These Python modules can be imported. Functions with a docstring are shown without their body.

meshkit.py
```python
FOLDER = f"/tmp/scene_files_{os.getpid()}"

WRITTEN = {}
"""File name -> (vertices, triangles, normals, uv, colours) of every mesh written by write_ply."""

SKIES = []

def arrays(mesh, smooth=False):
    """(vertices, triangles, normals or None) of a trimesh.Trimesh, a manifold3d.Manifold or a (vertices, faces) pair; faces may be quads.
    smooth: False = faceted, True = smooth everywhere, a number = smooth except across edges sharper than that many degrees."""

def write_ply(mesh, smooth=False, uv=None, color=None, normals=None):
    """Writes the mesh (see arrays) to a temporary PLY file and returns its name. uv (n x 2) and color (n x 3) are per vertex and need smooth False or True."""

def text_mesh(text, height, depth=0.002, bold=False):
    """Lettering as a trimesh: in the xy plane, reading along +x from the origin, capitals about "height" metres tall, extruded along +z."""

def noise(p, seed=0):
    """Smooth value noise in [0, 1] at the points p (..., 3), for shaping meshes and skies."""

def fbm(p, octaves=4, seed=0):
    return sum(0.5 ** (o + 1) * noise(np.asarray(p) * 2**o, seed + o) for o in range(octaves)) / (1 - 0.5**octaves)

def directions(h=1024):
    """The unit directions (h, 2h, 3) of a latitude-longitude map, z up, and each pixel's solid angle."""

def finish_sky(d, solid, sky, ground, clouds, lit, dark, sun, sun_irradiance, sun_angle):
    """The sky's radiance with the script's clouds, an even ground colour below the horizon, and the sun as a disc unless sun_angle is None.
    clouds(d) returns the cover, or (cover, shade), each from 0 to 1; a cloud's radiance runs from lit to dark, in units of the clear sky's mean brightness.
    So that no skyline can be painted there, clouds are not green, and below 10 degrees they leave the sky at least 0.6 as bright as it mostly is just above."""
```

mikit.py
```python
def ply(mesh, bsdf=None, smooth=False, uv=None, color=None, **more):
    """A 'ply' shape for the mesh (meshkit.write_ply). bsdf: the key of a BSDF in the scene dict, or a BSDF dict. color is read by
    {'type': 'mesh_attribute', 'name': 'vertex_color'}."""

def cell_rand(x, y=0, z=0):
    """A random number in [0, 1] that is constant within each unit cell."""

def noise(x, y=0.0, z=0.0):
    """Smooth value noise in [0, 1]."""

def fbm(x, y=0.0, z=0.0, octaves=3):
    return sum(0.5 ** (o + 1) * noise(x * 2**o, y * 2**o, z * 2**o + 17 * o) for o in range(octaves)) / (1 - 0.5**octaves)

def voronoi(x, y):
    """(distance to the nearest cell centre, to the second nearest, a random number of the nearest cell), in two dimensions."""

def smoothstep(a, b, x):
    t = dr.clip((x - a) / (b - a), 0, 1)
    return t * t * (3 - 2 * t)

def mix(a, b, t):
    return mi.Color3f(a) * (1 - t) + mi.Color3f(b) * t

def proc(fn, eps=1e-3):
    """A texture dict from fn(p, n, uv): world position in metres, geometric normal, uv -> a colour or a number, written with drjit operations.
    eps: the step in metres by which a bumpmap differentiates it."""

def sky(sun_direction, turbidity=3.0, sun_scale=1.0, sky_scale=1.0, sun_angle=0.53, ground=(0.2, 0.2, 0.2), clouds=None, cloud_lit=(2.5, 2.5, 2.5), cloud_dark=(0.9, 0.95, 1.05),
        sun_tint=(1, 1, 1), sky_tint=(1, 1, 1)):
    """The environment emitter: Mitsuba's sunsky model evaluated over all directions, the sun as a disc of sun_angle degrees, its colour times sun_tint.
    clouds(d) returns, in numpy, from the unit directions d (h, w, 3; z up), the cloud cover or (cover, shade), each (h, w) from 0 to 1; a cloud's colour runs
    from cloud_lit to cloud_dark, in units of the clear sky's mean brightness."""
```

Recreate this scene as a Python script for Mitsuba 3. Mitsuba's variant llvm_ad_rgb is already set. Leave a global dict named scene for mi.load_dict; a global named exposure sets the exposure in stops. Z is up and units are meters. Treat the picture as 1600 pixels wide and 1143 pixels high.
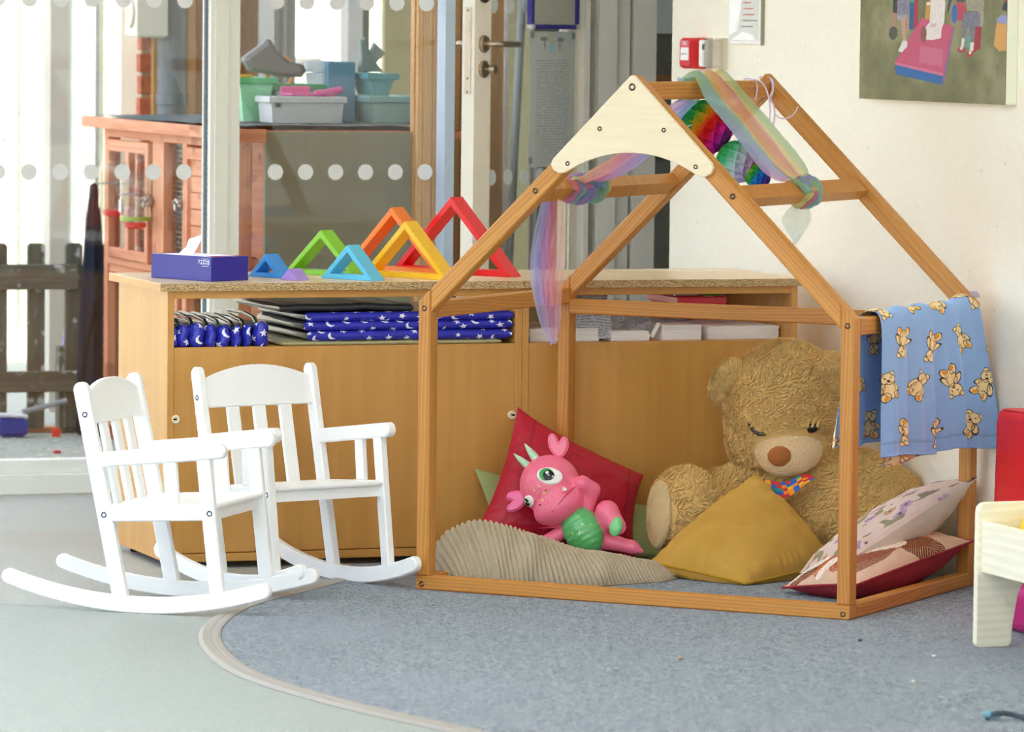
import math, random
import numpy as np
import trimesh, manifold3d
import drjit as dr
import mitsuba as mi
import mikit, meshkit
from mikit import proc, noise, fbm, cell_rand, smoothstep
from shapely.geometry import Polygon, Point, LineString, MultiPolygon, box as sbox
from shapely import affinity

scene, labels = {'type': 'scene'}, {}
T = mi.ScalarTransform4f
RND = np.random.RandomState(7)
PI = math.pi
# ------------------------------------------------------------------ camera (stands at the far end of the room, long lens)
CAM = np.array([-3.23435, -11.75019, 1.42498])
PITCH, ROLL, YAW, FPX = 0.0724, 0.0113, 0.3434, 7351.36
def _yaw(v): c, s = math.cos(YAW), math.sin(YAW); return np.array([v[0]*c + v[1]*s, -v[0]*s + v[1]*c, v[2]])
_F, _U, _R = _yaw((0, math.cos(PITCH), -math.sin(PITCH))), _yaw((0, math.sin(PITCH), math.cos(PITCH))), _yaw((1, 0, 0))
_UP = math.cos(ROLL)*_U - math.sin(ROLL)*_R
scene['camera'] = {'type': 'thinlens', 'fov': math.degrees(2*math.atan(800/FPX)), 'fov_axis': 'x', 'near_clip': 0.1, 'far_clip': 500.0,
                   'aperture_radius': 0.012, 'focus_distance': 12.1,
                   'to_world': T().look_at(origin=CAM.tolist(), target=(CAM+_F).tolist(), up=_UP.tolist())}
# ------------------------------------------------------------------ light: sky and sun outside, panel lamps on the ceiling
SUN = (0.35, -0.62, 0.72)
scene['sky'] = mikit.sky(SUN, turbidity=4.0, sun_scale=0.55, sky_scale=1.0, sun_angle=1.0, ground=(0.3, 0.3, 0.28),
                         clouds=lambda d: (np.clip(meshkit.fbm(d*3.0, 4, 5)*1.6-0.35, 0, 1), 0.2+0*d[..., 0]), cloud_lit=(2.22, 2.3, 2.42), cloud_dark=(1.26, 1.3, 1.38), sky_tint=(0.98, 1.0, 1.04))
LAMP = (1.25, 1.3, 1.33)
LAMP_SPOTS = [(x, y) for x in (-2.6, -0.6) for y in (-11.5, -8.5, -5.5, -2.5)]
exposure = 3.97

# ------------------------------------------------------------------ helpers
def c3(a): return a if isinstance(a, mi.Color3f) else mi.Color3f(float(a[0]), float(a[1]), float(a[2]))
def mix(a, b, t): return c3(a)*(1-t) + c3(b)*t
def lin(h):
    """sRGB hex to linear rgb"""
    h = h.lstrip('#'); c = np.array([int(h[i:i+2], 16)/255 for i in (0, 2, 4)])
    return np.where(c <= 0.04045, c/12.92, ((c+0.055)/1.055)**2.4)
def L(h): return lin(h).tolist()
def numbered(k):
    if k not in USED: USED.add(k); return k
    i = 1
    while f'{k}_{i:03d}' in USED: i += 1
    USED.add(f'{k}_{i:03d}'); return f'{k}_{i:03d}'
USED = set()
def thing(name, label, cat, group=None):
    k = numbered(name); labels[k] = {'label': label, 'category': cat}
    if group: labels[k]['group'] = group
    return k
def mesh_arrays(m):
    if hasattr(m, 'to_mesh'):
        q = m.to_mesh(); return np.array(q.vert_properties[:, :3], float), np.array(q.tri_verts, int)
    if isinstance(m, trimesh.Trimesh): return np.array(m.vertices), np.array(m.faces)
    v, f = np.asarray(m[0], float), np.asarray(m[1], int)
    if f.shape[1] == 4: f = np.vstack([f[:, [0, 1, 2]], f[:, [0, 2, 3]]])
    return v, f
def put(name, m, mat, parent=None, color=None, smooth=False, label=None, kind=None):
    """one entry of the scene. m: trimesh, manifold, (V,F) or (V,F,UV). color: None, one linear rgb, or one per vertex."""
    k = numbered((parent + '__' if parent else '') + name)
    uv = m[2] if isinstance(m, tuple) and len(m) > 2 else None
    v, f = mesh_arrays(m)
    n = None
    per = color is not None and np.ndim(color) == 2
    if smooth is not False and smooth is not None:
        if smooth is True or uv is not None or per: v, f, n = meshkit.arrays((v, f), True)
        else: v, f, n = meshkit.arrays((v, f), smooth)
    if color is not None and not per: color = np.tile(np.asarray(color, float), (len(v), 1))
    path = meshkit.write_ply((v, f), False, uv, color, normals=n)
    d = {'type': 'ply', 'filename': path, 'face_normals': n is None}
    d['bsdf'] = {'type': 'ref', 'id': mat}
    scene[k] = d
    if label or kind:
        labels.setdefault(k, {})
        if label: labels[k]['label'] = label
        if kind: labels[k]['kind'] = kind
    return k
def single(name, m, mat, label, cat, group=None, **kw):
    k = put(name, m, mat, None, **kw); labels[k] = {'label': label, 'category': cat}
    if group: labels[k]['group'] = group
    return k
def struct(name, m, mat, parent=None, **kw): return put(name, m, mat, parent, kind=None if parent else 'structure', **kw)
def join(*ms):
    ms = [m for m in ms]
    V, F, UV, n = [], [], [], 0
    for m in ms:
        v, f = mesh_arrays(m); V.append(v); F.append(f+n); n += len(v)
        if isinstance(m, tuple) and len(m) > 2: UV.append(m[2])
    return (np.vstack(V), np.vstack(F), np.vstack(UV)) if len(UV) == len(ms) else (np.vstack(V), np.vstack(F))
def move(m, t=(0, 0, 0), R=None):
    v, f = mesh_arrays(m)
    if R is not None: v = v @ np.asarray(R).T
    v = v + np.asarray(t, float)
    return (v, f, m[2]) if isinstance(m, tuple) and len(m) > 2 else (v, f)
def frame(x, y, z): return np.stack([np.asarray(x, float), np.asarray(y, float), np.asarray(z, float)], 1)
def rotz(a): c, s = math.cos(a), math.sin(a); return np.array([[c, -s, 0], [s, c, 0], [0, 0, 1.0]])
def rotx(a): c, s = math.cos(a), math.sin(a); return np.array([[1, 0, 0], [0, c, -s], [0, s, c.real]])
def roty(a): c, s = math.cos(a), math.sin(a); return np.array([[c, 0, s], [0, 1, 0], [-s, 0, c]])
def unit(v): v = np.asarray(v, float); return v/np.linalg.norm(v)
def ccw(P):
    P = np.asarray(P, float); x, y = P[:, 0], P[:, 1]
    return P if (x*np.roll(y, -1) - np.roll(x, -1)*y).sum() > 0 else P[::-1]
def inset(P, b):
    a, c = np.roll(P, 1, 0), np.roll(P, -1, 0)
    e1, e2 = P-a, c-P
    e1 /= np.linalg.norm(e1, axis=1, keepdims=True)+1e-12; e2 /= np.linalg.norm(e2, axis=1, keepdims=True)+1e-12
    n1, n2 = np.stack([-e1[:, 1], e1[:, 0]], 1), np.stack([-e2[:, 1], e2[:, 0]], 1)
    return P + b*(n1+n2)/np.maximum(1+(n1*n2).sum(1), 0.3)[:, None]
def tri2d(P):
    """triangulates a simple ccw polygon (earcut)"""
    import mapbox_earcut as me
    return np.asarray(me.triangulate_float64(np.ascontiguousarray(P, float), np.array([len(P)], np.uint32))).reshape(-1, 3)
def prism(P, z0, z1, b=0.002, grain=(1, 0), uv0=0.0):
    """polygon in xy extruded from z0 to z1 with chamfered rims; faces own their vertices; uv = (along grain, across)"""
    P = ccw(P); b = min(b, (z1-z0)*0.45); I = inset(P, b) if b > 0 else P; n = len(P)
    rings = [(I, z0), (P, z0+b), (P, z1-b), (I, z1)] if b > 0 else [(P, z0), (P, z1)]
    R3 = [np.column_stack([q, np.full(n, z)]) for q, z in rings]
    V, F = [], []
    k = 0
    i = np.arange(n); j = (i+1) % n
    for A, B in zip(R3[:-1], R3[1:]):
        V.append(np.stack([A[i], A[j], B[j], B[i]], 1).reshape(-1, 3))
        q = k+4*i[:, None]+np.arange(4)[None]; F += [q[:, [0, 1, 2]], q[:, [0, 2, 3]]]; k += 4*n
    t = tri2d(I if b > 0 else P)
    V.append(R3[0]); F.append(t[:, ::-1]+k); k += n
    V.append(R3[-1]); F.append(t+k)
    V = np.vstack(V); F = np.vstack(F)
    g = unit(grain); s = V[:, 0]*g[0]+V[:, 1]*g[1]; c = -V[:, 0]*g[1]+V[:, 1]*g[0]
    return V, F, np.column_stack([s+uv0*3.1, c+V[:, 2]+uv0*1.7])
def box(x0, x1, y0, y1, z0, z1, b=0.002, grain='x', uv0=None):
    """axis box; grain: which axis the wood runs along"""
    global _BOXN
    _BOXN += 1
    u = (_BOXN*0.377) % 5 if uv0 is None else uv0
    if grain == 'z':
        V, F, UV = prism([(z0, x0), (z1, x0), (z1, x1), (z0, x1)], y0, y1, b, (1, 0), u)
        return V[:, [1, 2, 0]], F, UV
    return prism([(x0, y0), (x1, y0), (x1, y1), (x0, y1)], z0, z1, b, (1, 0) if grain == 'x' else (0, 1), u)
_BOXN = 0
def tube(P, r, n=10, cap=True, closed=False):
    P = np.asarray(P, float); m = len(P)
    r = np.broadcast_to(np.asarray(r, float), (m,))
    t = np.gradient(P, axis=0) if not closed else np.roll(P, -1, 0)-np.roll(P, 1, 0)
    t /= np.linalg.norm(t, axis=1, keepdims=True)+1e-12
    a = np.cross(t[0], [0, 0, 1.0] if abs(t[0][2]) < 0.9 else [1.0, 0, 0]); a /= np.linalg.norm(a)
    A = []
    for k in range(m):
        a = a - t[k]*(a@t[k]); a /= np.linalg.norm(a)+1e-12; A.append(a)
    A = np.array(A); B = np.cross(t, A); an = np.arange(n)*2*PI/n
    V = (P[:, None] + r[:, None, None]*(np.cos(an)[None, :, None]*A[:, None]+np.sin(an)[None, :, None]*B[:, None])).reshape(-1, 3)
    i, j = np.meshgrid(np.arange(m if closed else m-1), np.arange(n), indexing='ij'); i2 = (i+1) % m
    F = np.stack([i*n+j, i*n+(j+1) % n, i2*n+(j+1) % n, i2*n+j], -1).reshape(-1, 4)
    F = np.vstack([F[:, [0, 1, 2]], F[:, [0, 2, 3]]])
    if cap and not closed:
        k = len(V); V = np.vstack([V, P[0], P[-1]]); q = np.arange(n)
        F = np.vstack([F, np.column_stack([(q+1) % n, q, np.full(n, k)]), np.column_stack([(m-1)*n+q, (m-1)*n+(q+1) % n, np.full(n, k+1)])])
    return V, F
def lathe(prof, n=24):
    """profile (r,z) rows from bottom to top, turned about z"""
    prof = np.asarray(prof, float); m = len(prof); an = np.arange(n)*2*PI/n
    V = np.stack([prof[:, 0, None]*np.cos(an), prof[:, 0, None]*np.sin(an), np.repeat(prof[:, 1, None], n, 1)], -1).reshape(-1, 3)
    i, j = np.meshgrid(np.arange(m-1), np.arange(n), indexing='ij')
    F = np.stack([i*n+j, i*n+(j+1) % n, (i+1)*n+(j+1) % n, (i+1)*n+j], -1).reshape(-1, 4)
    return V, np.vstack([F[:, [0, 1, 2]], F[:, [0, 2, 3]]])
def disc_stack(c, nrm, prof, n=16):
    """small turned piece (screw head, knob) standing on point c along nrm"""
    z = unit(nrm); x = unit(np.cross(z, [0, 0, 1] if abs(z[2]) < 0.9 else [1, 0, 0])); y = np.cross(z, x)
    return move(lathe(prof, n), c, frame(x, y, z))
def grid(nu, nv):
    i, j = np.meshgrid(np.arange(nu-1), np.arange(nv-1), indexing='ij')
    F = np.stack([i*nv+j, (i+1)*nv+j, (i+1)*nv+j+1, i*nv+j+1], -1).reshape(-1, 4)
    return np.vstack([F[:, [0, 1, 2]], F[:, [0, 2, 3]]])
def inside(poly, P):
    """even-odd test of points P (n,2) against polygon rows"""
    poly = np.asarray(poly, float); x, y = P[:, 0], P[:, 1]; r = np.zeros(len(P), bool)
    for (x0, y0), (x1, y1) in zip(poly, np.roll(poly, -1, 0)):
        c = ((y0 > y) != (y1 > y))
        r ^= c & (x < (x1-x0)*(y-y0)/((y1-y0) if y1 != y0 else 1e-9)+x0)
    return r
def bump3(P, amp, scale, seed=0): return amp*(meshkit.fbm(np.asarray(P)*scale, 3, seed)-0.5)*2

# ------------------------------------------------------------------ materials
def two(d): return {'type': 'twosided', 'bsdf': d}
VC = {'type': 'mesh_attribute', 'name': 'vertex_color'}
def vmat(rough, spec=0.5, **k): return two({'type': 'principled', 'base_color': VC, 'roughness': rough, 'specular': spec, **k})
scene['paint'] = vmat(0.45)            # satin paint, plastics: colour per mesh
scene['matt'] = vmat(0.9, 0.2)         # paper, board, plaster
scene['gloss'] = vmat(0.18, 0.5)       # lacquer, shiny vinyl
scene['cloth'] = vmat(0.95, 0.1, sheen=0.3)
scene['metal'] = two({'type': 'principled', 'base_color': VC, 'roughness': 0.3, 'metallic': 1.0})
scene['gauze'] = two({'type': 'blendbsdf', 'weight': 0.42, 'a': {'type': 'diffuse', 'reflectance': VC}, 'b': {'type': 'diffuse', 'reflectance': VC}})
scene['pane'] = {'type': 'thindielectric', 'int_ior': 1.5}

def pine(dark, light, k=1.0):
    a, b = lin(dark), lin(light)
    def fn(p, n, uv):
        u, v = uv.x, uv.y
        w = noise(u*2.2, v*9.0)*0.035 + noise(u*0.8+7, v*4.0)*0.02
        r = noise((v+w)*150.0, u*0.7)
        ring = dr.abs(dr.sin((v+w)*330.0 + 3*noise(u*1.3, v*20)))
        g = noise(u*14.0, v*900.0)
        big = noise(u*1.1+3, v*6.0)
        t = dr.clip(0.28*r + 0.34*ring + 0.14*g + 0.42*big - 0.12, 0, 1)
        return mix(b, a, t*k)
    return fn
scene['pine'] = two({'type': 'principled', 'base_color': proc(pine('#a66324', '#cf9549')), 'roughness': 0.42, 'specular': 0.4})
def beech(a, b):
    a, b = lin(a), lin(b)
    def fn(p, n, uv):
        u, v = uv.x, uv.y
        f = noise(u*9.0, v*620.0)*0.25 + noise(u*2.0, v*60.0)*0.35 + fbm(u*1.2, v*10.0)*0.5
        ca = dr.abs(dr.sin(v*34.0 + 5*noise(u*1.4, v*3.0)))*0.12
        return mix(a, b, dr.clip(f+ca-0.15, 0, 1))
    return fn
scene['beech'] = two({'type': 'principled', 'base_color': proc(beech('#cb9850', '#b8813d')), 'roughness': 0.36, 'specular': 0.45})
def chip(p, n, uv):
    a = cell_rand(p.x*330+noise(p.x*300, p.z*300)*2, p.z*520, p.y*400)
    b = noise(p.x*260, p.y*260, p.z*420)
    return mix(mix(lin('#8a6a42'), lin('#d9bd8d'), a), lin('#5e4528'), smoothstep(0.62, 0.85, b)*0.55)
scene['chipboard'] = two({'type': 'principled', 'base_color': proc(chip), 'roughness': 0.9})
# ================================================================== THE SETTING
WX = 1.95          # right wall plane
GY = 2.0           # inner face of the glazed wall
CEIL = 2.75
scene['gauze'] = two({'type': 'diffuse', 'reflectance': VC})
def vinyl(p, n, uv):
    side = (p.x+0.559)*0.568 + (p.y+0.572)*0.823      # >0: the sheet beyond the welded seam
    a = mix(lin('#99a09c'), lin('#a3a6a1'), smoothstep(-0.002, 0.002, side))
    weld = smoothstep(0.004, 0.002, dr.abs(side))
    s = cell_rand(p.x*420, p.y*420)
    s2 = noise(p.x*160, p.y*160)
    a = a*(0.94+0.10*s2) + mi.Color3f(0.14)*dr.select(s > 0.988, 1.0, 0.0) - mi.Color3f(0.06)*dr.select(s < 0.03, 1.0, 0.0)
    w = fbm(p.x*2.3, p.y*2.3, 0.0, 4)
    a = mix(a, lin('#a1988c'), smoothstep(0.55, 0.75, w)*0.35)
    return mix(a, lin('#7d8581'), weld*0.6)
scene['vinyl'] = two({'type': 'principled', 'base_color': proc(vinyl), 'roughness': 0.5, 'specular': 0.35})
struct('floor', box(-3.87, 4.6, -14.12, GY+0.06, -0.12, 0.0, 0), 'vinyl')
def carpet(p, n, uv):
    a = noise(p.x*330, p.y*330); b = noise(p.x*120+9, p.y*120); c = cell_rand(p.x*260, p.y*260); d = fbm(p.x*1.7, p.y*1.7, 0.0, 4)
    t = dr.clip(0.62*a+0.40*b+0.38*c-0.20, 0, 1)
    k = mix(lin('#444c5e'), lin('#a6adb0'), t)
    k = mix(k, lin('#8a8f9a'), smoothstep(0.5, 0.75, d)*0.35)
    red = smoothstep(0.035, 0.0, dr.norm(mi.Vector2f(p.x-0.97, (p.y+2.03)*1.6)))*smoothstep(0.5, 0.8, noise(p.x*90, p.y*90))
    return mix(k, lin('#b08088'), red*0.7)
scene['carpet_pile'] = two({'type': 'bumpmap', 'arbitrary': {'type': 'principled', 'base_color': proc(carpet), 'roughness': 1.0, 'specular': 0.05, 'sheen': 0.4},
                        'tex': proc(lambda p, n, uv: noise(p.x*300, p.y*300)*0.6+noise(p.x*130, p.y*130)*0.4, 0.001), 'scale': 0.004})
EDGE = np.array([(0.50, -0.02), (0.47, -0.22), (0.395, -0.366), (0.344, -0.43), (0.179, -0.616), (0.026, -0.795), (-0.105, -1.03), (-0.184, -1.221), (-0.257, -1.494), (-0.297, -1.762), (-0.306, -1.99), (-0.271, -2.276), (-0.215, -2.542), (-0.15, -2.763), (-0.08, -3.0), (0.15, -3.5), (0.6, -4.1), (1.2, -4.5), (1.94, -4.7)])
def smooth_line(P, n):
    from scipy.interpolate import make_interp_spline
    P = np.asarray(P, float); t = np.concatenate([[0], np.cumsum(np.linalg.norm(np.diff(P, axis=0), axis=1))])
    return make_interp_spline(t, P, k=min(3, len(P)-1))(np.linspace(0, t[-1], n))
ED = smooth_line(EDGE, 120)
cp = np.vstack([ED, [[1.94, -0.02]]])
single('carpet', prism(cp, -0.01, 0.006, 0.002), 'carpet_pile', 'large blue grey flecked carpet area with a rounded edge under the play house', 'carpet')
nrm = np.gradient(ED, axis=0); nrm /= np.linalg.norm(nrm, axis=1, keepdims=True); nrm = np.column_stack([nrm[:, 1], -nrm[:, 0]])
if ((ED[60]+nrm[60]*0.1) @ np.array([-1, 0])) < ED[60] @ np.array([-1, 0]): nrm = -nrm
w = 0.052
strip = np.vstack([ED, (ED+nrm*w)[::-1]])
prof = [(0.000, 0.0065), (0.006, 0.0085), (0.018, 0.0085), (0.020, 0.0072), (0.024, 0.0085), (0.042, 0.0075), (w, 0.001)]
V = np.concatenate([np.column_stack([ED+nrm*a, np.full(len(ED), z)]) for a, z in prof])
put('edge_strip', (V, grid(len(prof), len(ED))), 'paint', 'carpet', L('#9a948c'), label='brown grey rubber edging strip round the carpet')
# cream right wall with its end at the back, and the rest of the room outside the frame
def plaster(p, n, uv):
    d = noise(p.x*60, p.y*60, p.z*60)*0.5 + fbm(p.x*5, p.y*5, p.z*5)*0.5
    sp = cell_rand(dr.floor(p.y*130), dr.floor(p.z*130))
    k = mix(lin('#f5efde'), lin('#f0e8d4'), d)
    return mix(k, lin('#b9a98c'), dr.select(sp > 0.9993, 0.35, 0.0))
scene['plaster'] = two({'type': 'principled', 'base_color': proc(plaster), 'roughness': 0.75, 'specular': 0.25})
struct('wall_right', box(WX, WX+0.12, -14.0, 1.36, 0.0, CEIL, 0.003), 'plaster')
LX = -3.75         # left wall: low sill, then tall windows onto the garden between slim piers (outside the frame)
struct('wall_rear', join(box(LX-0.1, WX+0.12, -14.12, -14.0, 0.0, 0.5, 0), box(LX-0.1, WX+0.12, -14.12, -14.0, 2.55, CEIL, 0), *[box(x-0.15, x+0.15, -14.12, -14.0, 0.5, 2.55, 0) for x in (LX+0.05, -1.8, 0.1, WX)]), 'plaster')
struct('ceiling', box(LX-0.15, 4.7, -14.12, GY+0.2, CEIL, CEIL+0.2, 0), 'matt', color=L('#f2f0ea'))
struct('wall_left', join(box(LX-0.12, LX, -14.12, GY+0.1, 0.0, 0.30, 0), box(LX-0.12, LX, -14.12, GY+0.1, 2.62, CEIL, 0),
       *[box(LX-0.12, LX, y-0.09, y+0.09, 0.30, 2.62, 0) for y in (-13.95, -11.0, -8.1, -5.2, -2.3, 0.6, 2.0)]), 'plaster')
# alcove beyond the end of the right wall
struct('wall_alcove', join(box(3.6, 3.7, 1.0, GY+1.6, 0, CEIL, 0), box(WX+0.12, 3.7, 1.1, 1.24, 0, CEIL, 0), box(2.2, 3.7, 3.2, 3.3, 0, CEIL, 0)), 'matt', color=L('#a8a89c'))
# glazed wall: sill frame, white post, jambs of the door, panes
fw = L('#e9ece6')
win = 'window_1'
struct(win, join(box(-3.75, 1.443, GY-0.02, GY+0.05, 0.0, 0.062, 0.003), box(-3.75, 1.443, GY-0.005, GY+0.045, 0.062, 0.105, 0.004)), 'paint', color=fw)
put('frame_rail', box(-3.75, 2.2, GY-0.02, GY+0.05, 2.3, 2.42, 0.003), 'paint', win, fw)
put('frame_post', join(box(0.694, 0.786, GY-0.03, GY+0.06, 0.0, 2.3, 0.006), box(0.708, 0.75, GY-0.036, GY-0.03, 0.0, 2.3, 0.002)), 'paint', win, L('#e6e6da'))
put('gasket', join(box(0.686, 0.694, GY+0.0, GY+0.02, 0.1, 2.3, 0), box(0.786, 0.793, GY, GY+0.02, 0.1, 2.3, 0)), 'matt', win, L('#6e767c'))
put('frame_post', box(-1.3, -1.2, GY-0.03, GY+0.06, 0.0, 2.3, 0.006), 'paint', win, fw)
put('frame_post', box(1.443, 1.474, GY-0.03, GY+0.05, 0.0, 2.3, 0.004), 'paint', win, L('#b9c8d6'))
for x0, x1 in ((-3.75, -1.3), (-1.2, 0.69), (0.79, 1.445)):
    put('pane', (np.array([[x0, GY+0.02, 0.1], [x1, GY+0.02, 0.1], [x1, GY+0.02, 2.3], [x0, GY+0.02, 2.3]], float), np.array([[0, 1, 2], [0, 2, 3]])), 'pane', win)
for z in (0.968, 1.487):
    for k in range(-9, 13):
        x = 0.337+0.0963*k
        if -1.2 < x < 1.43 and not 0.65 < x < 0.83:
            put('dot_sticker', move(lathe([(0.0001, 0.0), (0.0245, 0.0), (0.0245, 0.0006), (0.0001, 0.0006)], 28), (x, GY+0.0185, z), rotx(PI/2)), 'matt', win, L('#e8e8e6'))
# litter on the sill: a row of grit in the silicone
# door frame and side lights at the right end of the glazed wall
dj = 'door_1'
struct(dj, join(*[box(a, b, GY-0.03-e, GY+0.06, 0.0, 2.3, 0.004) for a, b, e in ((1.86, 1.897, 0.0), (1.897, 1.912, 0.015), (1.94, 2.0, 0.02), (2.0, 2.05, 0.0), (2.062, 2.135, 0.01))]), 'paint', color=L('#d8d8d0'))
put('frame_rebate', join(box(1.912, 1.94, GY+0.035, GY+0.06, 0, 2.3, 0), box(2.05, 2.062, GY+0.04, GY+0.06, 0, 2.3, 0)), 'paint', dj, L('#d8d8d0'))
# the open leaf: free edge towards the room
hx, hy = 1.90, 1.985
du = unit([-0.485, -0.368, 0]); dn = unit([0.603, -0.795, 0])      # along the leaf to its free edge; out of the face we see
LF_R = frame(du, dn, (0, 0, 1)); LL = 0.61
def leaf(m): return move(m, (hx, hy, 0), LF_R)
lc, le = L('#d9cfc0'), L('#f0e9da')
struct('door_2', leaf(join(box(LL-0.088, LL, -0.044, 0, 0.01, 2.2, 0.003), box(0, 0.07, -0.044, 0, 0.01, 2.2, 0.003), box(0.07, LL-0.088, -0.044, 0, 0.01, 0.25, 0.003), box(0.07, LL-0.088, -0.044, 0, 2.1, 2.2, 0.003))), 'paint', color=le)
v = leaf((np.array([[0.07, -0.02, 0.25], [LL-0.088, -0.02, 0.25], [LL-0.088, -0.02, 2.1], [0.07, -0.02, 2.1]], float), np.array([[0, 1, 2], [0, 2, 3]])))
put('pane', v, 'pane', 'door_2')
put('bead', leaf(join(box(LL-0.100, LL-0.088, -0.03, -0.006, 0.25, 2.1, 0.001), box(0.07, 0.08, -0.03, -0.006, 0.25, 2.1, 0.001))), 'paint', 'door_2', lc)
for z in (0.962, 1.482):
    for k in range(4):
        put('dot_sticker', leaf(move(lathe([(0.0001, 0), (0.024, 0), (0.024, 0.0006), (0.0001, 0.0006)], 24), (LL-0.13-0.0905*k, -0.019, z), rotx(-PI/2))), 'matt', 'door_2', L('#cfd6d6'))
st = L('#b7a892')
put('lock_plate', leaf(join(box(LL, LL+0.0025, -0.034, -0.012, 1.215, 1.475, 0.0008), box(LL+0.0025, LL+0.004, -0.029, -0.017, 1.402, 1.435, 0.0008))), 'metal', 'door_2', st, label='dull steel lock plate in the door edge')
put('lock_plate', leaf(box(LL, LL+0.0025, -0.034, -0.012, 1.51, 1.7, 0.0008)), 'metal', 'door_2', st)
for z in (1.222, 1.262, 1.466):
    put('screw', leaf(move(lathe([(0.0001, 0.0034), (0.0035, 0.0034), (0.0042, 0.002)], 10), (LL, -0.023, z), roty(PI/2))), 'metal', 'door_2', L('#6d6354'))
rose = [(0.0001, 0.011), (0.021, 0.0105), (0.0255, 0.008), (0.0265, 0.0)]
hz = 1.366
put('handle_rose', leaf(move(lathe(rose[::-1], 24), (LL-0.048, 0, hz), rotx(-PI/2))), 'metal', 'door_2', L('#b0a090'))
hp = np.array([[LL-0.048, 0.0, hz], [LL-0.048, 0.035, hz], [LL-0.052, 0.047, hz], [LL-0.065, 0.053, hz], [LL-0.14, 0.053, hz-0.001], [LL-0.165, 0.05, hz-0.001], [LL-0.175, 0.042, hz-0.001]])
put('lever_handle', leaf(tube(smooth_line(hp, 26), 0.0095, 12)), 'metal', 'door_2', L('#c2b096'), smooth=40, label='steel lever handle')
hb = hp*np.array([1, -1, 1])+np.array([0, -0.044, 0])
put('lever_handle', leaf(tube(smooth_line(hb, 26), 0.0095, 12)), 'metal', 'door_2', L('#c2b096'), smooth=40)
put('thumb_turn', leaf(join(move(lathe(rose[::-1], 24), (LL-0.048, 0, 1.29), rotx(-PI/2)), move(lathe([(0.0065, 0.01), (0.0065, 0.026), (0.013, 0.028), (0.014, 0.043), (0.0125, 0.046), (0.0001, 0.046)], 18), (LL-0.048, 0, 1.29), rotx(-PI/2)))), 'metal', 'door_2', L('#b5a58c'), smooth=40)
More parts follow.
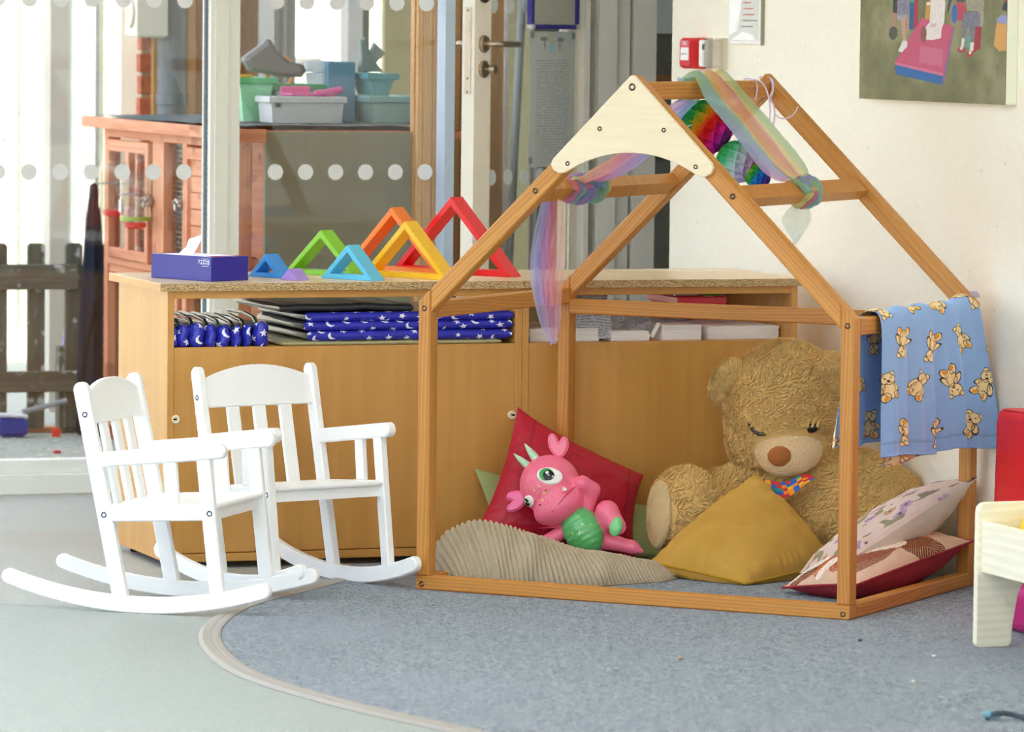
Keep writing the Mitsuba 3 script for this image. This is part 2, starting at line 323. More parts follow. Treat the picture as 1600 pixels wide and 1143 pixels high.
put('thumb_turn', leaf(join(move(lathe(rose[::-1], 24), (LL-0.048, 0, 1.515), rotx(-PI/2)), move(lathe([(0.0065, 0.01), (0.0065, 0.026), (0.013, 0.028), (0.014, 0.043), (0.0125, 0.046), (0.0001, 0.046)], 18), (LL-0.048, 0, 1.515), rotx(-PI/2)))), 'metal', 'door_2', L('#6a6258'), smooth=40)
# ceiling lamps
for x, y in LAMP_SPOTS:
    lp = thing('ceiling_light', f'square white panel lamp on the ceiling, {"left" if x < -1 else "right"} row, {["first", "second", "third", "fourth"][LAMP_SPOTS.index((x, y)) % 4]} from the rear wall', 'ceiling light', 'panel lamps on the ceiling')
    put('frame', join(box(x-0.31, x+0.31, y-0.31, y-0.295, CEIL-0.03, CEIL, 0), box(x-0.31, x+0.31, y+0.295, y+0.31, CEIL-0.03, CEIL, 0), box(x-0.31, x-0.295, y-0.295, y+0.295, CEIL-0.03, CEIL, 0), box(x+0.295, x+0.31, y-0.295, y+0.295, CEIL-0.03, CEIL, 0)), 'paint', lp, L('#f4f4f0'))
    k = put('diffuser', (np.array([[x-0.295, y-0.295, CEIL-0.02], [x+0.295, y-0.295, CEIL-0.02], [x+0.295, y+0.295, CEIL-0.02], [x-0.295, y+0.295, CEIL-0.02]]), np.array([[0, 2, 1], [0, 3, 2]])), 'matt', lp, L('#ffffff'))
    scene[k]['emitter'] = {'type': 'area', 'radiance': {'type': 'rgb', 'value': list(LAMP)}}
# ================================================================== CUPBOARDS
ZT = 0.7467
def cupboard(x0, x1, left_over, right_over, label, wave):
    c = thing('cupboard', label, 'cupboard'); bx0, bx1 = x0+left_over, x1-right_over; fy = 0.012; d = 0.505
    # chipboard top: laminate sheets over a raw front edge with chips broken out
    put('top_board', box(x0, x1, 0.003, 0.527, ZT-0.0205, ZT-0.0015, 0), 'beech', c)
    put('top_laminate', box(x0, x1, 0.002, 0.527, ZT-0.0015, ZT, 0), 'top_lam', c)
    n = 160; xs = np.linspace(x0, x1, n); rr = np.random.RandomState(wave)
    y = 0.0+0.0015*(meshkit.fbm(np.column_stack([xs*60, xs*0, xs*0]), 4, wave)-0.5)*2
    rows = []
    for k, z in enumerate(np.linspace(ZT-0.0205, ZT-0.0012, 8)):
        rows.append(np.column_stack([xs, y+0.0022*(meshkit.noise(np.column_stack([xs*330, xs*0+z*400, xs*0]), 3)-0.5), np.full(n, z)]))
    V = np.concatenate(rows); put('raw_edge', (V, grid(8, n)), 'chipboard', c, label='raw chipboard front edge')
    put('side_panel', box(bx0, bx0+0.018, fy, d, 0.018, ZT-0.0205, 0.0012, 'z'), 'beech', c)
    put('side_panel', box(bx1-0.018, bx1, fy, d, 0.018, ZT-0.0205, 0.0012, 'z'), 'beech', c)
    a, b = bx0+0.018, bx1-0.018
    put('top_rail', box(a, b, fy+0.002, fy+0.020, 0.706, ZT-0.0205, 0.001), 'beech', c)
    put('back_panel', box(a, b, d-0.012, d-0.004, 0.03, 0.575, 0.001), 'beech', c)
    put('shelf', box(a, b, fy+0.02, d-0.012, 0.560, 0.578, 0.001), 'beech', c)
    put('front_panel', box(a, b, fy+0.003, fy+0.019, 0.0415, 0.579, 0.0012, 'z'), 'beech', c)
    put('plinth', box(a, b, fy+0.001, fy+0.019, 0.018, 0.0395, 0.0012), 'beech', c)
    for fx in (bx0+0.045, bx1-0.06):
        for fyy in (0.05, 0.45): put('foot', move(lathe([(0.0001, 0.0), (0.022, 0.0), (0.024, 0.004), (0.02, 0.02), (0.0001, 0.02)], 16), (fx, fyy, 0)), 'matt', c, L('#1c1b1a'))
    return c, a, b
def toplam(p, n, uv):
    f = noise(p.x*7, p.y*160)*0.5+noise(p.x*30, p.y*500)*0.3+fbm(p.x*3, p.y*3)*0.3
    k = mix(lin('#dcc4a0'), lin('#cdb08a'), dr.clip(f, 0, 1))
    return mix(k, lin('#efe3cf'), smoothstep(0.62, 0.8, fbm(p.x*6, p.y*14+3, 0.0, 4))*0.5)
scene['top_lam'] = two({'type': 'principled', 'base_color': proc(toplam), 'roughness': 0.3, 'specular': 0.5})
c1, a1, b1 = cupboard(0.0, 0.9995, 0.022, 0.0, 'low beech cupboard on the left, star mats in its open shelf, toy triangles on top', 3)
c2, a2, b2 = cupboard(1.0005, 1.818, 0.0, 0.024, 'beech cupboard on the right behind the big teddy bear, with papers in its open shelf', 9)
put('back_board', box(1.56, b2, 0.489, 0.497, 0.575, 0.72, 0.001), 'matt', c2, L('#b9ab9c'), label='pale grey back board of the open shelf')
def clip(parent, x, z, cut):
    """round ivory panel clip with a dark screw slot, half hidden by the stile"""
    m = move(lathe([(0.0115, 0.0), (0.0112, 0.0035), (0.0085, 0.0048), (0.004, 0.0035), (0.0001, 0.0035)], 20), (x, 0.0155, z), rotx(PI/2))
    k = put('panel_clip', m, 'paint', parent, L('#e8d9b8'), smooth=40, label='round ivory panel clip')
    put('slot', box(x-0.0075 if cut < 0 else x-0.002, x+0.002 if cut < 0 else x+0.0075, 0.0098, 0.0115, z-0.002, z+0.0022, 0.0005), 'matt', k, L('#2a2420'))
for z in (0.393, 0.142): clip(c1, a1+0.006, z, -1)
clip(c1, b1-0.008, 0.388, 1)
# ================================================================== PLAY HOUSE FRAME
HA = math.radians(-46.165); HU = np.array([math.cos(HA), math.sin(HA), 0]); HV = np.array([-math.sin(HA), math.cos(HA), 0]); HZ = np.array([0, 0, 1.0])
HO = np.array([0.5037, -0.5949, 0.0065]); HW, HD = 1.177, 0.842
def HP(u, v, z): return HO + u*HU + v*HV + z*HZ
HR = frame(HU, HV, HZ)                 # box: x along u, y along v
def hmove(m): return move(m, HO, HR)
HG = frame(HU, HZ, np.cross(HU, HZ))   # polygon (u,z) extruded along -v
def gable(P, v0, v1, b=0.0025, grain=(1, 0), uv0=0.0): return move(prism(P, -v1, -v0, b, grain, uv0), HO, HG)
house = thing('play_house_frame', 'open wooden play house frame with pitched roof, standing on the blue carpet', 'play house')
S, DP = 0.034, 0.044                   # visible width of a post, its depth
APEX, EAVE = 1.2985, 0.724
def roof_z(u): return APEX - (APEX-EAVE)*abs(u-HW/2)/(HW/2)
slope = (APEX-EAVE)/(HW/2); RW = 0.042*math.sqrt(1+slope*slope)   # vertical thickness of a rafter
for gi, (v0, v1) in enumerate(((0.0, DP), (HD-DP, HD))):
    for s in (0, 1):
        u0, u1 = (0.0, S) if s == 0 else (HW-S, HW)
        z0 = 0.036 if gi == 0 else 0.0
        top = [(u0, z0), (u1, z0), (u1, roof_z(u1)), (u0, roof_z(u0))] if gi == 0 or True else None
        put('post', gable(top, v0, v1, 0.003, (0, 1), 0.3+gi+s*2.1), 'pine', house)
        if s == 0: P = [(S, roof_z(S)), (S, roof_z(S)-RW), (HW/2, APEX-RW), (HW/2, APEX)]
        else: P = [(HW-S, roof_z(S)), (HW/2, APEX), (HW/2, APEX-RW), (HW-S, roof_z(S)-RW)]
        put('rafter', gable(P, v0+0.001, v1-0.001, 0.003, (1, slope if s == 0 else -slope), 0.7+gi*1.3+s*1.9), 'pine', house)
put('base_rail', hmove(box(0, HW, 0.0, DP-0.002, 0, 0.0355, 0.003, 'x', 1.1)), 'pine', house)
put('base_rail', hmove(box(HW-0.034, HW, DP, HD-DP, 0, 0.0355, 0.003, 'y', 2.3)), 'pine', house)
put('base_rail', hmove(box(0, 0.034, DP, HD-DP, 0, 0.0355, 0.003, 'y', 3.3)), 'pine', house)
put('eave_rail', hmove(box(HW-0.034, HW, DP, HD-DP, 0.683, 0.725, 0.003, 'y', 2.7)), 'pine', house)
put('eave_rail', hmove(box(0.0, 0.034, DP, HD-DP, 0.683, 0.725, 0.003, 'y', 0.4)), 'pine', house)
put('back_rail', hmove(box(S, HW-S, HD-DP, HD-DP+0.022, 0.655, 0.695, 0.003, 'x', 4.4)), 'pine', house)
# purlins: square bars turned with the roof slope, half way up each side, and the ridge bar
pa = math.atan(slope)
for s in (-1, 1):
    uc, zc = HW/2+s*0.266, 1.014
    q = np.array([(-0.022, -0.016), (0.022, -0.016), (0.022, 0.016), (-0.022, 0.016)]) @ np.array([[math.cos(-s*pa), math.sin(-s*pa)], [-math.sin(-s*pa), math.cos(-s*pa)]])
    put('purlin', gable(q+np.array([uc, zc-0.006]), DP, HD-DP, 0.003, (0, 0.001), 1.7+s), 'pine', house)
put('ridge_bar', hmove(box(HW/2-0.016, HW/2+0.016, DP, HD-DP, 1.238, 1.282, 0.003, 'y', 3.9)), 'pine', house)
# curved plywood gusset on the front gable
t = np.linspace(0, 1, 30)
gb = 0.2145                            # half width of the gusset at its feet
left = [(HW/2-u, roof_z(HW/2-u)) for u in (0.004, gb)]
arc = [(HW/2-gb+0.004-0.006+0.0, roof_z(HW/2-gb)-0.010)]
foot = np.array([(-gb, 0), (-gb-0.004, -0.012), (-gb+0.002, -0.026), (-gb+0.018, -0.034), (-gb+0.036, -0.032)])
foot[:, 1] += roof_z(HW/2-gb)
foot = [(HW/2+a, z) for a, z in foot]
za = foot[-1][1]
curve = [(HW/2+x*(gb-0.036), za+0.052*(1-abs(x)**2.1)) for x in np.linspace(-1, 1, 41)]
G = [(HW/2+0.004, APEX-0.0), (HW/2-0.004, APEX-0.0)] + foot + curve[1:-1] + [(HW-u, z) for u, z in foot[::-1]]
def ply_sheet(p, n, uv):
    f = noise(uv.x*12, uv.y*160)*0.6+fbm(uv.x*5, uv.y*12)*0.5
    return mix(lin('#e6d8ba'), lin('#dfcda9'), dr.clip(f, 0, 1))
scene['birch_ply'] = two({'type': 'principled', 'base_color': proc(ply_sheet), 'roughness': 0.45})
put('gusset', gable(G, -0.012, 0.0, 0.0015, (1, 0), 0.2), 'birch_ply', house, label='pale curved plywood gusset at the front peak')
def bolt(u, z, r=0.0075, v=0.0, w_=0.001):
    c = HP(u, v, z)
    k = put('bolt', disc_stack(c, -HV, [(r, -0.001), (r*0.98, w_), (r*0.72, w_+0.0012), (r*0.5, w_), (r*0.5, -0.0015), (0.0001, -0.0015)], 16), 'metal', house, L('#6b6155'))
for u in (0.0165, HW-0.0165):
    bolt(u, 0.014); bolt(u, 0.708)
for s in (-1, 1):
    bolt(HW/2+s*0.266, 1.010)
    for du_, dz_ in ((0.088, 0.116), (0.176, 0.205)): bolt(HW/2+s*du_*0.98, APEX-dz_*0.98-0.018, 0.006, -0.012)
bolt(HW/2, 1.270, 0.0095, -0.012)
# ================================================================== ROCKING CHAIRS
ck = dict(W=.3624, R=1.0771, xl=-.4036, xr=.2756, xpb=-.1046, xpt=-.1839, zpt=.5544, zb=.3738, zf=.3904, xae=.1844, xf=.1373, z1=.484, z2=.241)
def rocking_chair(x, y, psi, pit, label, seed):
    c = thing('rocking_chair', label, 'rocking chair', None)
    q = ck; R = q['R']; h = q['W']/2; TH = 0.021
    cp_, sp_ = math.cos(pit), math.sin(pit); cz, sz = math.cos(psi), math.sin(psi)
    def place(m):
        v, f = mesh_arrays(m); X, Z = v[:, 0], v[:, 2]-R
        a, b = X*cp_-Z*sp_, X*sp_+Z*cp_+R
        w_ = np.column_stack([x+a*cz-v[:, 1]*sz, y+a*sz+v[:, 1]*cz, b])
        return (w_, f)
    white = L('#ecedec')
    SIDE = frame((1, 0, 0), (0, 0, 1), (0, -1, 0))                # polygon (x,z) -> extruded along -y
    def plate(P, y0, y1, b=0.003): m = prism(P, -y1, -y0, b); return place(move((m[0], m[1]), (0, 0, 0), SIDE))
    def zr(X): return R-np.sqrt(R*R-X*X)
    def zt(X): return zr(X)+0.040
    z0 = float(zt(q['xpb'])); k = (q['xpt']-q['xpb'])/(q['zpt']-z0)
    def px(z): return q['xpb']+(z-z0)*k
    n_ = unit([1, -k])                                            # across the back post
    def post(zlo, zhi, w_):
        A, B = np.array([px(zlo), zlo]), np.array([px(zhi), zhi]); d = unit(B-A); n2 = np.array([d[1], -d[0]])
        arc_ = [B-d*w_*0.5+w_*0.5*(math.cos(t_)*n2+math.sin(t_)*d) for t_ in np.linspace(0, PI, 13)]
        return [A-n2*w_/2, A+n2*w_/2]+arc_
    for s, nm in ((-1, 0), (1, 1)):
        ya, yb = (s*h-TH/2*0+(0 if s < 0 else -TH), s*h+(TH if s < 0 else 0))
        xs = np.linspace(q['xl']+0.012, q['xr']-0.012, 40)
        bot = [(X, float(zr(X))) for X in xs]; top = [(X, float(zt(X))) for X in xs[::-1]]
        def endcap(X, sgn): z_ = float(zr(X))+0.02; a0 = math.atan2(X, R-0.02); return [(X+0.019*math.cos(t_)*1.0*sgn, z_+0.019*math.sin(t_)) for t_ in np.linspace(-PI/2+0.25, PI/2-0.25, 9)]
        P = bot+endcap(xs[-1], 1)+top+endcap(xs[0], -1)[::-1]
        put('rocker', plate(P, ya, yb), 'paint', c, white)
        put('back_post', plate(post(z0-0.004, q['zpt']+0.008, 0.038), ya, yb), 'paint', c, white)
        xf = q['xf']; lw = 0.0175; dx = -0.012
        put('front_leg', plate([(xf+0.008-lw, float(zt(xf))-0.003), (xf+0.008+lw, float(zt(xf+lw))-0.003), (xf+dx+lw, 0.375), (xf+dx-lw, 0.373)], ya, yb), 'paint', c, white)
        # arm rest, wider than the side, its front end rounded
        xa = px(q['zb'])+0.017; xe = q['xae']; za, zb_ = q['zb'], q['zf']; sl = (zb_-za)/(xe-xa); hh = 0.0185
        xs2 = np.linspace(-PI/2, PI/2, 11)
        P = [(xa, za-hh), (xe-hh, zb_-hh-sl*hh)]+[(xe-hh+hh*math.cos(t_), zb_-sl*hh+hh*math.sin(t_)) for t_ in xs2[1:-1]]+[(xe-hh, zb_+hh-sl*hh), (xa, za+hh)]
        put('arm_rest', plate(P, ya-0.003, yb+0.003, 0.004), 'paint', c, white)
        put('side_rail', plate([(px(0.225)+0.015, 0.224), (xf-lw-0.001, 0.224), (xf-lw-0.001, 0.262), (px(0.262)+0.015, 0.262)], ya, yb), 'paint', c, white)
        put('arm_spindle', plate([(xf-0.114, 0.262), (xf-0.080, 0.262), (xf-0.082, 0.373), (xf-0.116, 0.371)], ya+0.002, yb-0.002), 'paint', c, white)
        for bxx, bz in ((px(q['z1']), q['z1']), (px(q['z2']), q['z2']), (xf, q['z2'])):
            yb_ = -h if s < 0 else h
            m = move(lathe([(0.0072, -0.001), (0.0072, 0.0006), (0.0058, 0.0012), (0.0042, 0.0005), (0.0042, -0.0008), (0.0001, -0.0008)], 14), (bxx, yb_, bz), rotx(PI/2 if s < 0 else -PI/2))
            put('bolt', place(m), 'metal', c, L('#4a4a60'))
    yi = h-TH
    # seat board with a rounded front edge, front rail, back rails and slats
    zs = 0.262; t_ = np.linspace(-PI/2, PI/2, 9)
    P = [(px(zs)+0.012, zs-0.014)]+[(xf+0.006+0.007*math.cos(a), zs-0.007+0.007*math.sin(a)) for a in t_]+[(px(zs)+0.012, zs)]
    put('seat', plate(P, -yi, yi, 0.001), 'paint', c, white)
    put('front_rail', plate([(xf-0.016, 0.222), (xf-0.001, 0.222), (xf-0.001, zs-0.0145), (xf-0.016, zs-0.0145)], -yi, yi, 0.001), 'paint', c, white)
    put('rear_rail', plate([(px(0.222)-0.008, 0.222), (px(0.222)+0.008, 0.222), (px(0.26)+0.008, 0.26), (px(0.26)-0.008, 0.26)], -yi, yi, 0.001), 'paint', c, white)
    # curved top rail of the back: polygon in (y, along the post)
    d = unit([k, 0, 1.0]); nb = np.array([d[2], 0, -d[0]])
    BK = frame((0, 1, 0), d, np.cross((0, 1, 0), d)); ob = np.array([px(0.0)+0.0, 0, 0.0])
    l0, l1 = 0.458*math.sqrt(1+k*k), 0.529*math.sqrt(1+k*k)
    crown = [(yy, l1+0.034*(1-(yy/yi)**2)) for yy in np.linspace(yi, -yi, 25)]
    m = prism([(-yi, l0), (yi, l0)]+crown, -0.009, 0.009, 0.002)
    put('back_rail', place(move((m[0], m[1]), ob, BK)), 'paint', c, white)
    for i in range(3):
        yc = (i-1)*0.079
        m = prism([(yc-0.018, 0.255), (yc+0.018, 0.255), (yc+0.018, l0), (yc-0.018, l0)], -0.006, 0.006, 0.0015)
        put('back_slat', place(move((m[0], m[1]), ob, BK)), 'paint', c, white)
    return c
rocking_chair(-0.174, -0.698, -0.6419, 0.0516, 'white painted wooden child rocking chair nearest the glass, with the scuffed arm', 1)
rocking_chair(0.2272, -0.3602, -1.2882, 0.0749, 'white painted wooden child rocking chair close against the cupboard front, right of the other', 2)
# ================================================================== OUTSIDE, SEEN THROUGH THE GLASS
def yard(p, n, uv):
    a = fbm(p.x*6, p.y*6, 0.0, 4); s = noise(p.x*90, p.y*90)
    k = mix(lin('#878d84'), lin('#a3a69b'), a*0.6+s*0.4)
    return mix(k, mix(lin('#5d8a4a'), lin('#87ab6a'), s), smoothstep(8.4, 8.5, p.y+0.3*a))      # lawn beyond the paving
scene['yard'] = two({'type': 'principled', 'base_color': proc(yard), 'roughness': 0.85})
struct('ground_outside', box(-20, 20, GY+0.06, 30, -0.2, 0.0, 0), 'yard')
rr = np.random.RandomState(4)
V, F = [], []
for k in range(420):
    x, y = rr.uniform(-0.4, 0.80), 2.1+1.7*rr.rand()**0.8; a = rr.uniform(0, PI); l, w_ = rr.uniform(0.004, 0.022), rr.uniform(0.0015, 0.004); h = rr.uniform(0.001, 0.008)
    d = np.array([math.cos(a), math.sin(a), 0])*l; e = np.array([-math.sin(a), math.cos(a), 0])*w_; c = np.array([x, y, h])
    V += [c-d-e, c+d-e, c+d+e+[0, 0, .003], c-d+e]; F += [[4*k, 4*k+1, 4*k+2], [4*k, 4*k+2, 4*k+3]]
k = single('straw_litter', (np.array(V), np.array(F)), 'matt', 'pale scattered straw and leaf litter on the paving outside the glass', 'litter', color=L('#c6c8ac')); labels[k]['kind'] = 'stuff'
def weathered(p, n, uv):
    u, v = uv.x, uv.y
    g = noise(u*9, v*260)*0.5+noise(u*3, v*60)*0.5
    k = mix(lin('#4b4a40'), lin('#71705f'), g)
    k = mix(k, lin('#5d4a38'), smoothstep(0.55, 0.7, fbm(u*5, v*9))*0.5)
    return mix(k, lin('#c9cdc6'), smoothstep(0.66, 0.82, fbm(u*26+3, v*38, 0.0, 4))*0.75)
scene['weathered'] = two({'type': 'principled', 'base_color': proc(weathered), 'roughness': 0.85})
FY = 4.0
pf = thing('picket_fence', 'dark weathered picket fence with splashes of pale paint, outside the glass on the left', 'fence')
for k in range(-4, 3):
    x0 = 0.629+0.1325*k; x1 = x0+0.0605
    P = [(x0, 0.02), (x1, 0.02), (x1, 0.648), (x1-0.009, 0.658), (x0+0.009, 0.658), (x0, 0.648)]
    m = prism(P, -0.018, 0.0, 0.002, (0, 1), k*0.83); put('picket', (np.column_stack([m[0][:, 0], FY-m[0][:, 2], m[0][:, 1]]), m[1][:, ::-1], m[2]), 'weathered', pf)
for z0, z1 in ((0.5, 0.587), (0.147, 0.219)): put('rail', box(0.03, 0.80, FY-0.03, FY-0.001, z0, z1, 0.003, 'x'), 'weathered', pf)
put('end_post', box(0.745, 0.80, FY+0.02, FY+0.075, 0.0, 0.3, 0.003, 'z'), 'weathered', pf)
# rabbit hutch, its front turned to the left, its end towards the glass
def cedar(p, n, uv):
    u, v = uv.x, uv.y
    g = noise(u*7, v*320)*0.45+noise(u*2, v*70)*0.55
    k = mix(lin('#b5694a'), lin('#d89872'), g)
    kn = smoothstep(0.80, 0.9, noise(u*11, v*26))
    return mix(k, lin('#8a4a30'), kn*0.5)
scene['cedar'] = two({'type': 'principled', 'base_color': proc(cedar), 'roughness': 0.6})
hu = thing('rabbit_hutch', 'reddish wooden rabbit hutch with wire mesh doors, outside the glass behind the cupboard', 'hutch')
HX, HY0, HY1 = 0.85, 2.2, 3.82
def hb(y0, y1, z0, z1, d0=0.0, d1=0.04, g='y', nm='frame_rail', par=hu, mat='cedar', color=None, b=0.002):
    return put(nm, box(HX+d0, HX+d1, y0, y1, z0, z1, b, g), mat, par, color)
for a, b in ((2.2, 2.245), (2.79, 2.835), (3.065, 3.2), (3.775, 3.82)): hb(a, b, 0.0, 1.062, 0, 0.045, 'z', 'post')
hb(HY0, HY1, 1.03, 1.064); hb(2.25, HY1, 0.60, 0.625); hb(2.25, HY1, 0.05, 0.09)
for i in range(2): hb(2.25, 3.775, 0.545+0.028*i, 0.571+0.028*i, 0.008, 0.02, 'y', 'skirting_board')
hb(2.25, 3.775, 0.09, 0.54, 0.5, 0.52, 'y', 'back_wall', color=None)
hb(2.25, 3.775, 0.62, 1.05, 0.5, 0.52, 'y', 'back_wall')
hb(2.245, 3.78, 0.60, 0.615, 0.045, 0.5, 'y', 'floor_board')
# door with two mesh windows
dk = put('door', join(box(HX-0.012, HX+0.012, 3.215, 3.255, 0.627, 1.024, 0.002, 'z'), box(HX-0.012, HX+0.012, 3.72, 3.76, 0.627, 1.024, 0.002, 'z'), box(HX-0.012, HX+0.012, 3.46, 3.505, 0.66, 1.0, 0.002, 'z'),
                 box(HX-0.012, HX+0.012, 3.255, 3.72, 1.0, 1.024, 0.002, 'y'), box(HX-0.013, HX+0.013, 3.255, 3.72, 0.985, 1.0, 0.001, 'y'), box(HX-0.012, HX+0.012, 3.255, 3.72, 0.627, 0.66, 0.002, 'y')), 'cedar', hu)
def wires(y0, y1, z0, z1, x):
    V = []; ms = []
    for z in np.arange(z0+0.006, z1, 0.0165): ms.append(box(x-0.0007, x+0.0007, y0, y1, z-0.0007, z+0.0007, 0))
    for y in np.arange(y0+0.006, y1, 0.0165): ms.append(box(x-0.0007, x+0.0007, y-0.0007, y+0.0007, z0, z1, 0))
    return join(*ms)
for a, b in ((3.255, 3.46), (3.505, 3.72)): k = put('wire_mesh', wires(a, b, 0.66, 0.99, HX+0.02), 'metal', dk, L('#c9c6b8')); labels[k] = {'kind': 'stuff'}
k = put('wire_mesh', wires(2.835, 3.065, 0.62, 1.03, HX+0.03), 'metal', hu, L('#c9c6b8')); labels[k] = {'kind': 'stuff'}
k = put('wire_mesh', wires(2.25, 3.775, 0.09, 0.54, HX+0.03), 'metal', hu, L('#9a988c')); labels[k] = {'kind': 'stuff'}
hb(3.42, 3.46, 0.09, 0.54, 0.0, 0.03, 'z', 'post'); hb(2.9, 2.94, 0.09, 0.54, 0.0, 0.03, 'z', 'post')
dk2 = put('door', join(box(HX-0.012, HX+0.012, 2.26, 2.30, 0.627, 1.024, 0.002, 'z'), box(HX-0.012, HX+0.012, 2.74, 2.785, 0.627, 1.024, 0.002, 'z'), box(HX-0.012, HX+0.012, 2.30, 2.74, 0.985, 1.024, 0.002, 'y'), box(HX-0.012, HX+0.012, 2.30, 2.74, 0.627, 0.667, 0.002, 'y')), 'cedar', hu)
for i in range(6):
    z = 0.667+i*0.053; put('board', box(HX+0.0, HX+0.01, 2.30, 2.74, z+0.002, z+0.053, 0.002, 'y'), 'cedar', dk2)
for y, z in ((3.206, 0.834), (2.818, 0.841)):
    put('latch', join(box(HX-0.022, HX-0.004, y-0.03, y+0.03, z-0.012, z+0.012, 0.002), move(tube([(0, -0.03, 0), (0, 0.0, 0.012), (0, 0.035, 0)], 0.005, 8), (HX-0.026, y, z)), disc_stack((HX-0.022, y+0.012, z-0.012), (-1, 0, 0), [(0.012, 0), (0.012, 0.006), (0.0001, 0.007)], 12)), 'metal', hu, L('#a9a7a0'), label='grey steel latch')
put('hinge', box(HX-0.006, HX, 3.757, 3.775, 0.86, 0.93, 0.001), 'metal', hu, L('#b79d6a'))
# roof: plank ends along the overhang, felt on top
ys = [2.10, 2.30, 2.46, 2.62, 2.80, 3.05, 3.22, 3.42, 3.58, 3.76, 3.98]
for a, b in zip(ys[:-1], ys[1:]): put('roof_board', box(HX-0.04, HX-0.015, a+0.0006, b-0.0006, 1.060, 1.097, 0.001, 'y'), 'cedar', hu)
put('roof_deck', box(HX-0.015, 1.57, 2.16, 3.96, 1.066, 1.092, 0.002, 'y'), 'cedar', hu)
put('roof_fascia', box(HX-0.04, 0.905, 2.085, 2.10, 1.055, 1.097, 0.002, 'x'), 'cedar', hu)
n1, n2 = 40, 50
gx, gy = np.meshgrid(np.linspace(HX-0.03, 1.58, n1), np.linspace(2.155, 3.97, n2), indexing='ij')
gz = 1.0985+0.006*meshkit.fbm(np.stack([gx*6, gy*3, gx*0], -1), 3, 2)+0.016*np.clip(meshkit.noise(np.stack([gx*2, gy*1.2, gx*0], -1), 8)-0.55, 0, 1)
put('roof_felt', (np.stack([gx, gy, gz], -1).reshape(-1, 3), grid(n1, n2)), 'matt', hu, L('#585d5e'), smooth=True, label='grey felt on the hutch roof')
put('end_wall', join(box(0.915, 1.50, 2.125, 2.145, 0.03, 1.088, 0.002), ), 'matt', hu, L('#7d7b66'), label='olive end wall of the hutch')
# drinking bottles hung on the mesh
bs = thing('water_bottle', 'clear drinking bottle hung highest on the hutch door, with a red cap', 'bottle', 'drinking bottles on the hutch')
def bottle(k, y, z0, z1, tilt):
    r = 0.050; h = z1-z0
    pr = [(0.0001, 0), (r*0.8, 0.0), (r, 0.01), (r, 0.05), (r*0.95, 0.055), (r, 0.06), (r, h*0.6), (r*0.96, h*0.62), (r, h*0.64), (r, h-0.012), (r*0.85, h), (0.0001, h)]
    m = move(lathe(pr, 24), (0, 0, 0), rotx(tilt)); put('flask', move(m, (HX-0.065, y, z0)), 'bottle_plastic', k, smooth=35)
    m = move(lathe([(0.0001, 0), (r*0.9, 0), (r*0.9, h*0.42), (0.0001, h*0.42)], 20), (0, 0, 0.006), rotx(tilt)); 
    put('cap', move(move(lathe([(0.0001, -0.022), (0.02, -0.022), (0.034, -0.016), (0.036, 0.0), (0.0001, 0.0)], 18), (0, 0, 0), rotx(tilt)), (HX-0.065, y, z0)), 'paint', k, L('#d23a32'), smooth=35, label='red bottle cap')
    put('wire_hook', move(tube([(0.053*math.cos(a), 0.053*math.sin(a), h*0.55) for a in np.linspace(0, 2*PI, 24)], 0.0018, 6), (HX-0.065, y, z0)), 'metal', k, L('#8e8f8a'))
scene['bottle_plastic'] = {'type': 'thindielectric', 'int_ior': 1.45, 'specular_transmittance': {'type': 'rgb', 'value': [0.88, 0.92, 0.88]}}
bottle(bs, 3.45, 0.795, 0.955, 0.05)
bs2 = thing('water_bottle', 'clear drinking bottle hung lower on the hutch door, green with algae at the base', 'bottle', 'drinking bottles on the hutch')
bottle(bs2, 3.17, 0.765, 0.93, -0.03)
put('algae_ring', move(lathe([(0.0502, 0.004), (0.0508, 0.006), (0.0508, 0.016), (0.0502, 0.018)], 24), (HX-0.065, 3.17, 0.766)), 'paint', bs2, L('#8fb04a'))
put('label', box(HX-0.118, HX-0.115, 3.155, 3.185, 0.80, 0.84, 0.0005), 'matt', bs2, L('#c9d3c9'))
# things stowed on the hutch roof
RZ = 1.108
def tub(nm, label, cat, x0, x1, y0, y1, z0, z1, color, rim=None, taper=0.02, mat='paint', wall=0.006, group=None, rcolor=None):
    k = thing(nm, label, cat, group); t = taper
    def ring(e, z, f): return np.array([(x0+e+f, y0+e+f, z), (x1-e-f, y0+e+f, z), (x1-e-f, y1-e-f, z), (x0+e+f, y1-e-f, z)])
    R4 = [ring(t, z0, 0), ring(0, z1, 0), ring(0, z1, wall), ring(t, z0+wall, wall)]
    V = np.vstack(R4); F = []
    for a in range(3):
        for i in range(4): F.append([4*a+i, 4*a+(i+1) % 4, 4*a+4+(i+1) % 4, 4*a+4+i])
    F += [[3, 2, 1, 0], [12, 13, 14, 15]]
    put('body', (V, np.array(F)), mat, k, color)
    e = 0.008
    put('rim', join(box(x0-e, x1+e, y0-e, y0+0.003, z1-0.018, z1+0.003, 0.003), box(x0-e, x1+e, y1-0.003, y1+e, z1-0.018, z1+0.003, 0.003), box(x0-e, x0+0.003, y0, y1, z1-0.018, z1+0.003, 0.003), box(x1-0.003, x1+e, y0, y1, z1-0.018, z1+0.003, 0.003)), mat, k, rcolor or color)
    return k
tub('storage_tub', 'green plastic tub at the left end of the hutch roof, full of toys', 'tub', 0.975, 1.09, 2.62, 2.95, RZ, 1.245, L('#8fd6a8'), rcolor=L('#4fae72'))
k = tub('storage_tub', 'grey and white plastic tub on the hutch roof with a pink dustpan on it', 'tub', 1.03, 1.27, 2.45, 2.6, RZ, 1.188, L('#b9bec0'), taper=0.006)
put('carry_slot', box(1.042, 1.060, 2.444, 2.4495, 1.158, 1.176, 0.001), 'matt', k, L('#4a463c'))
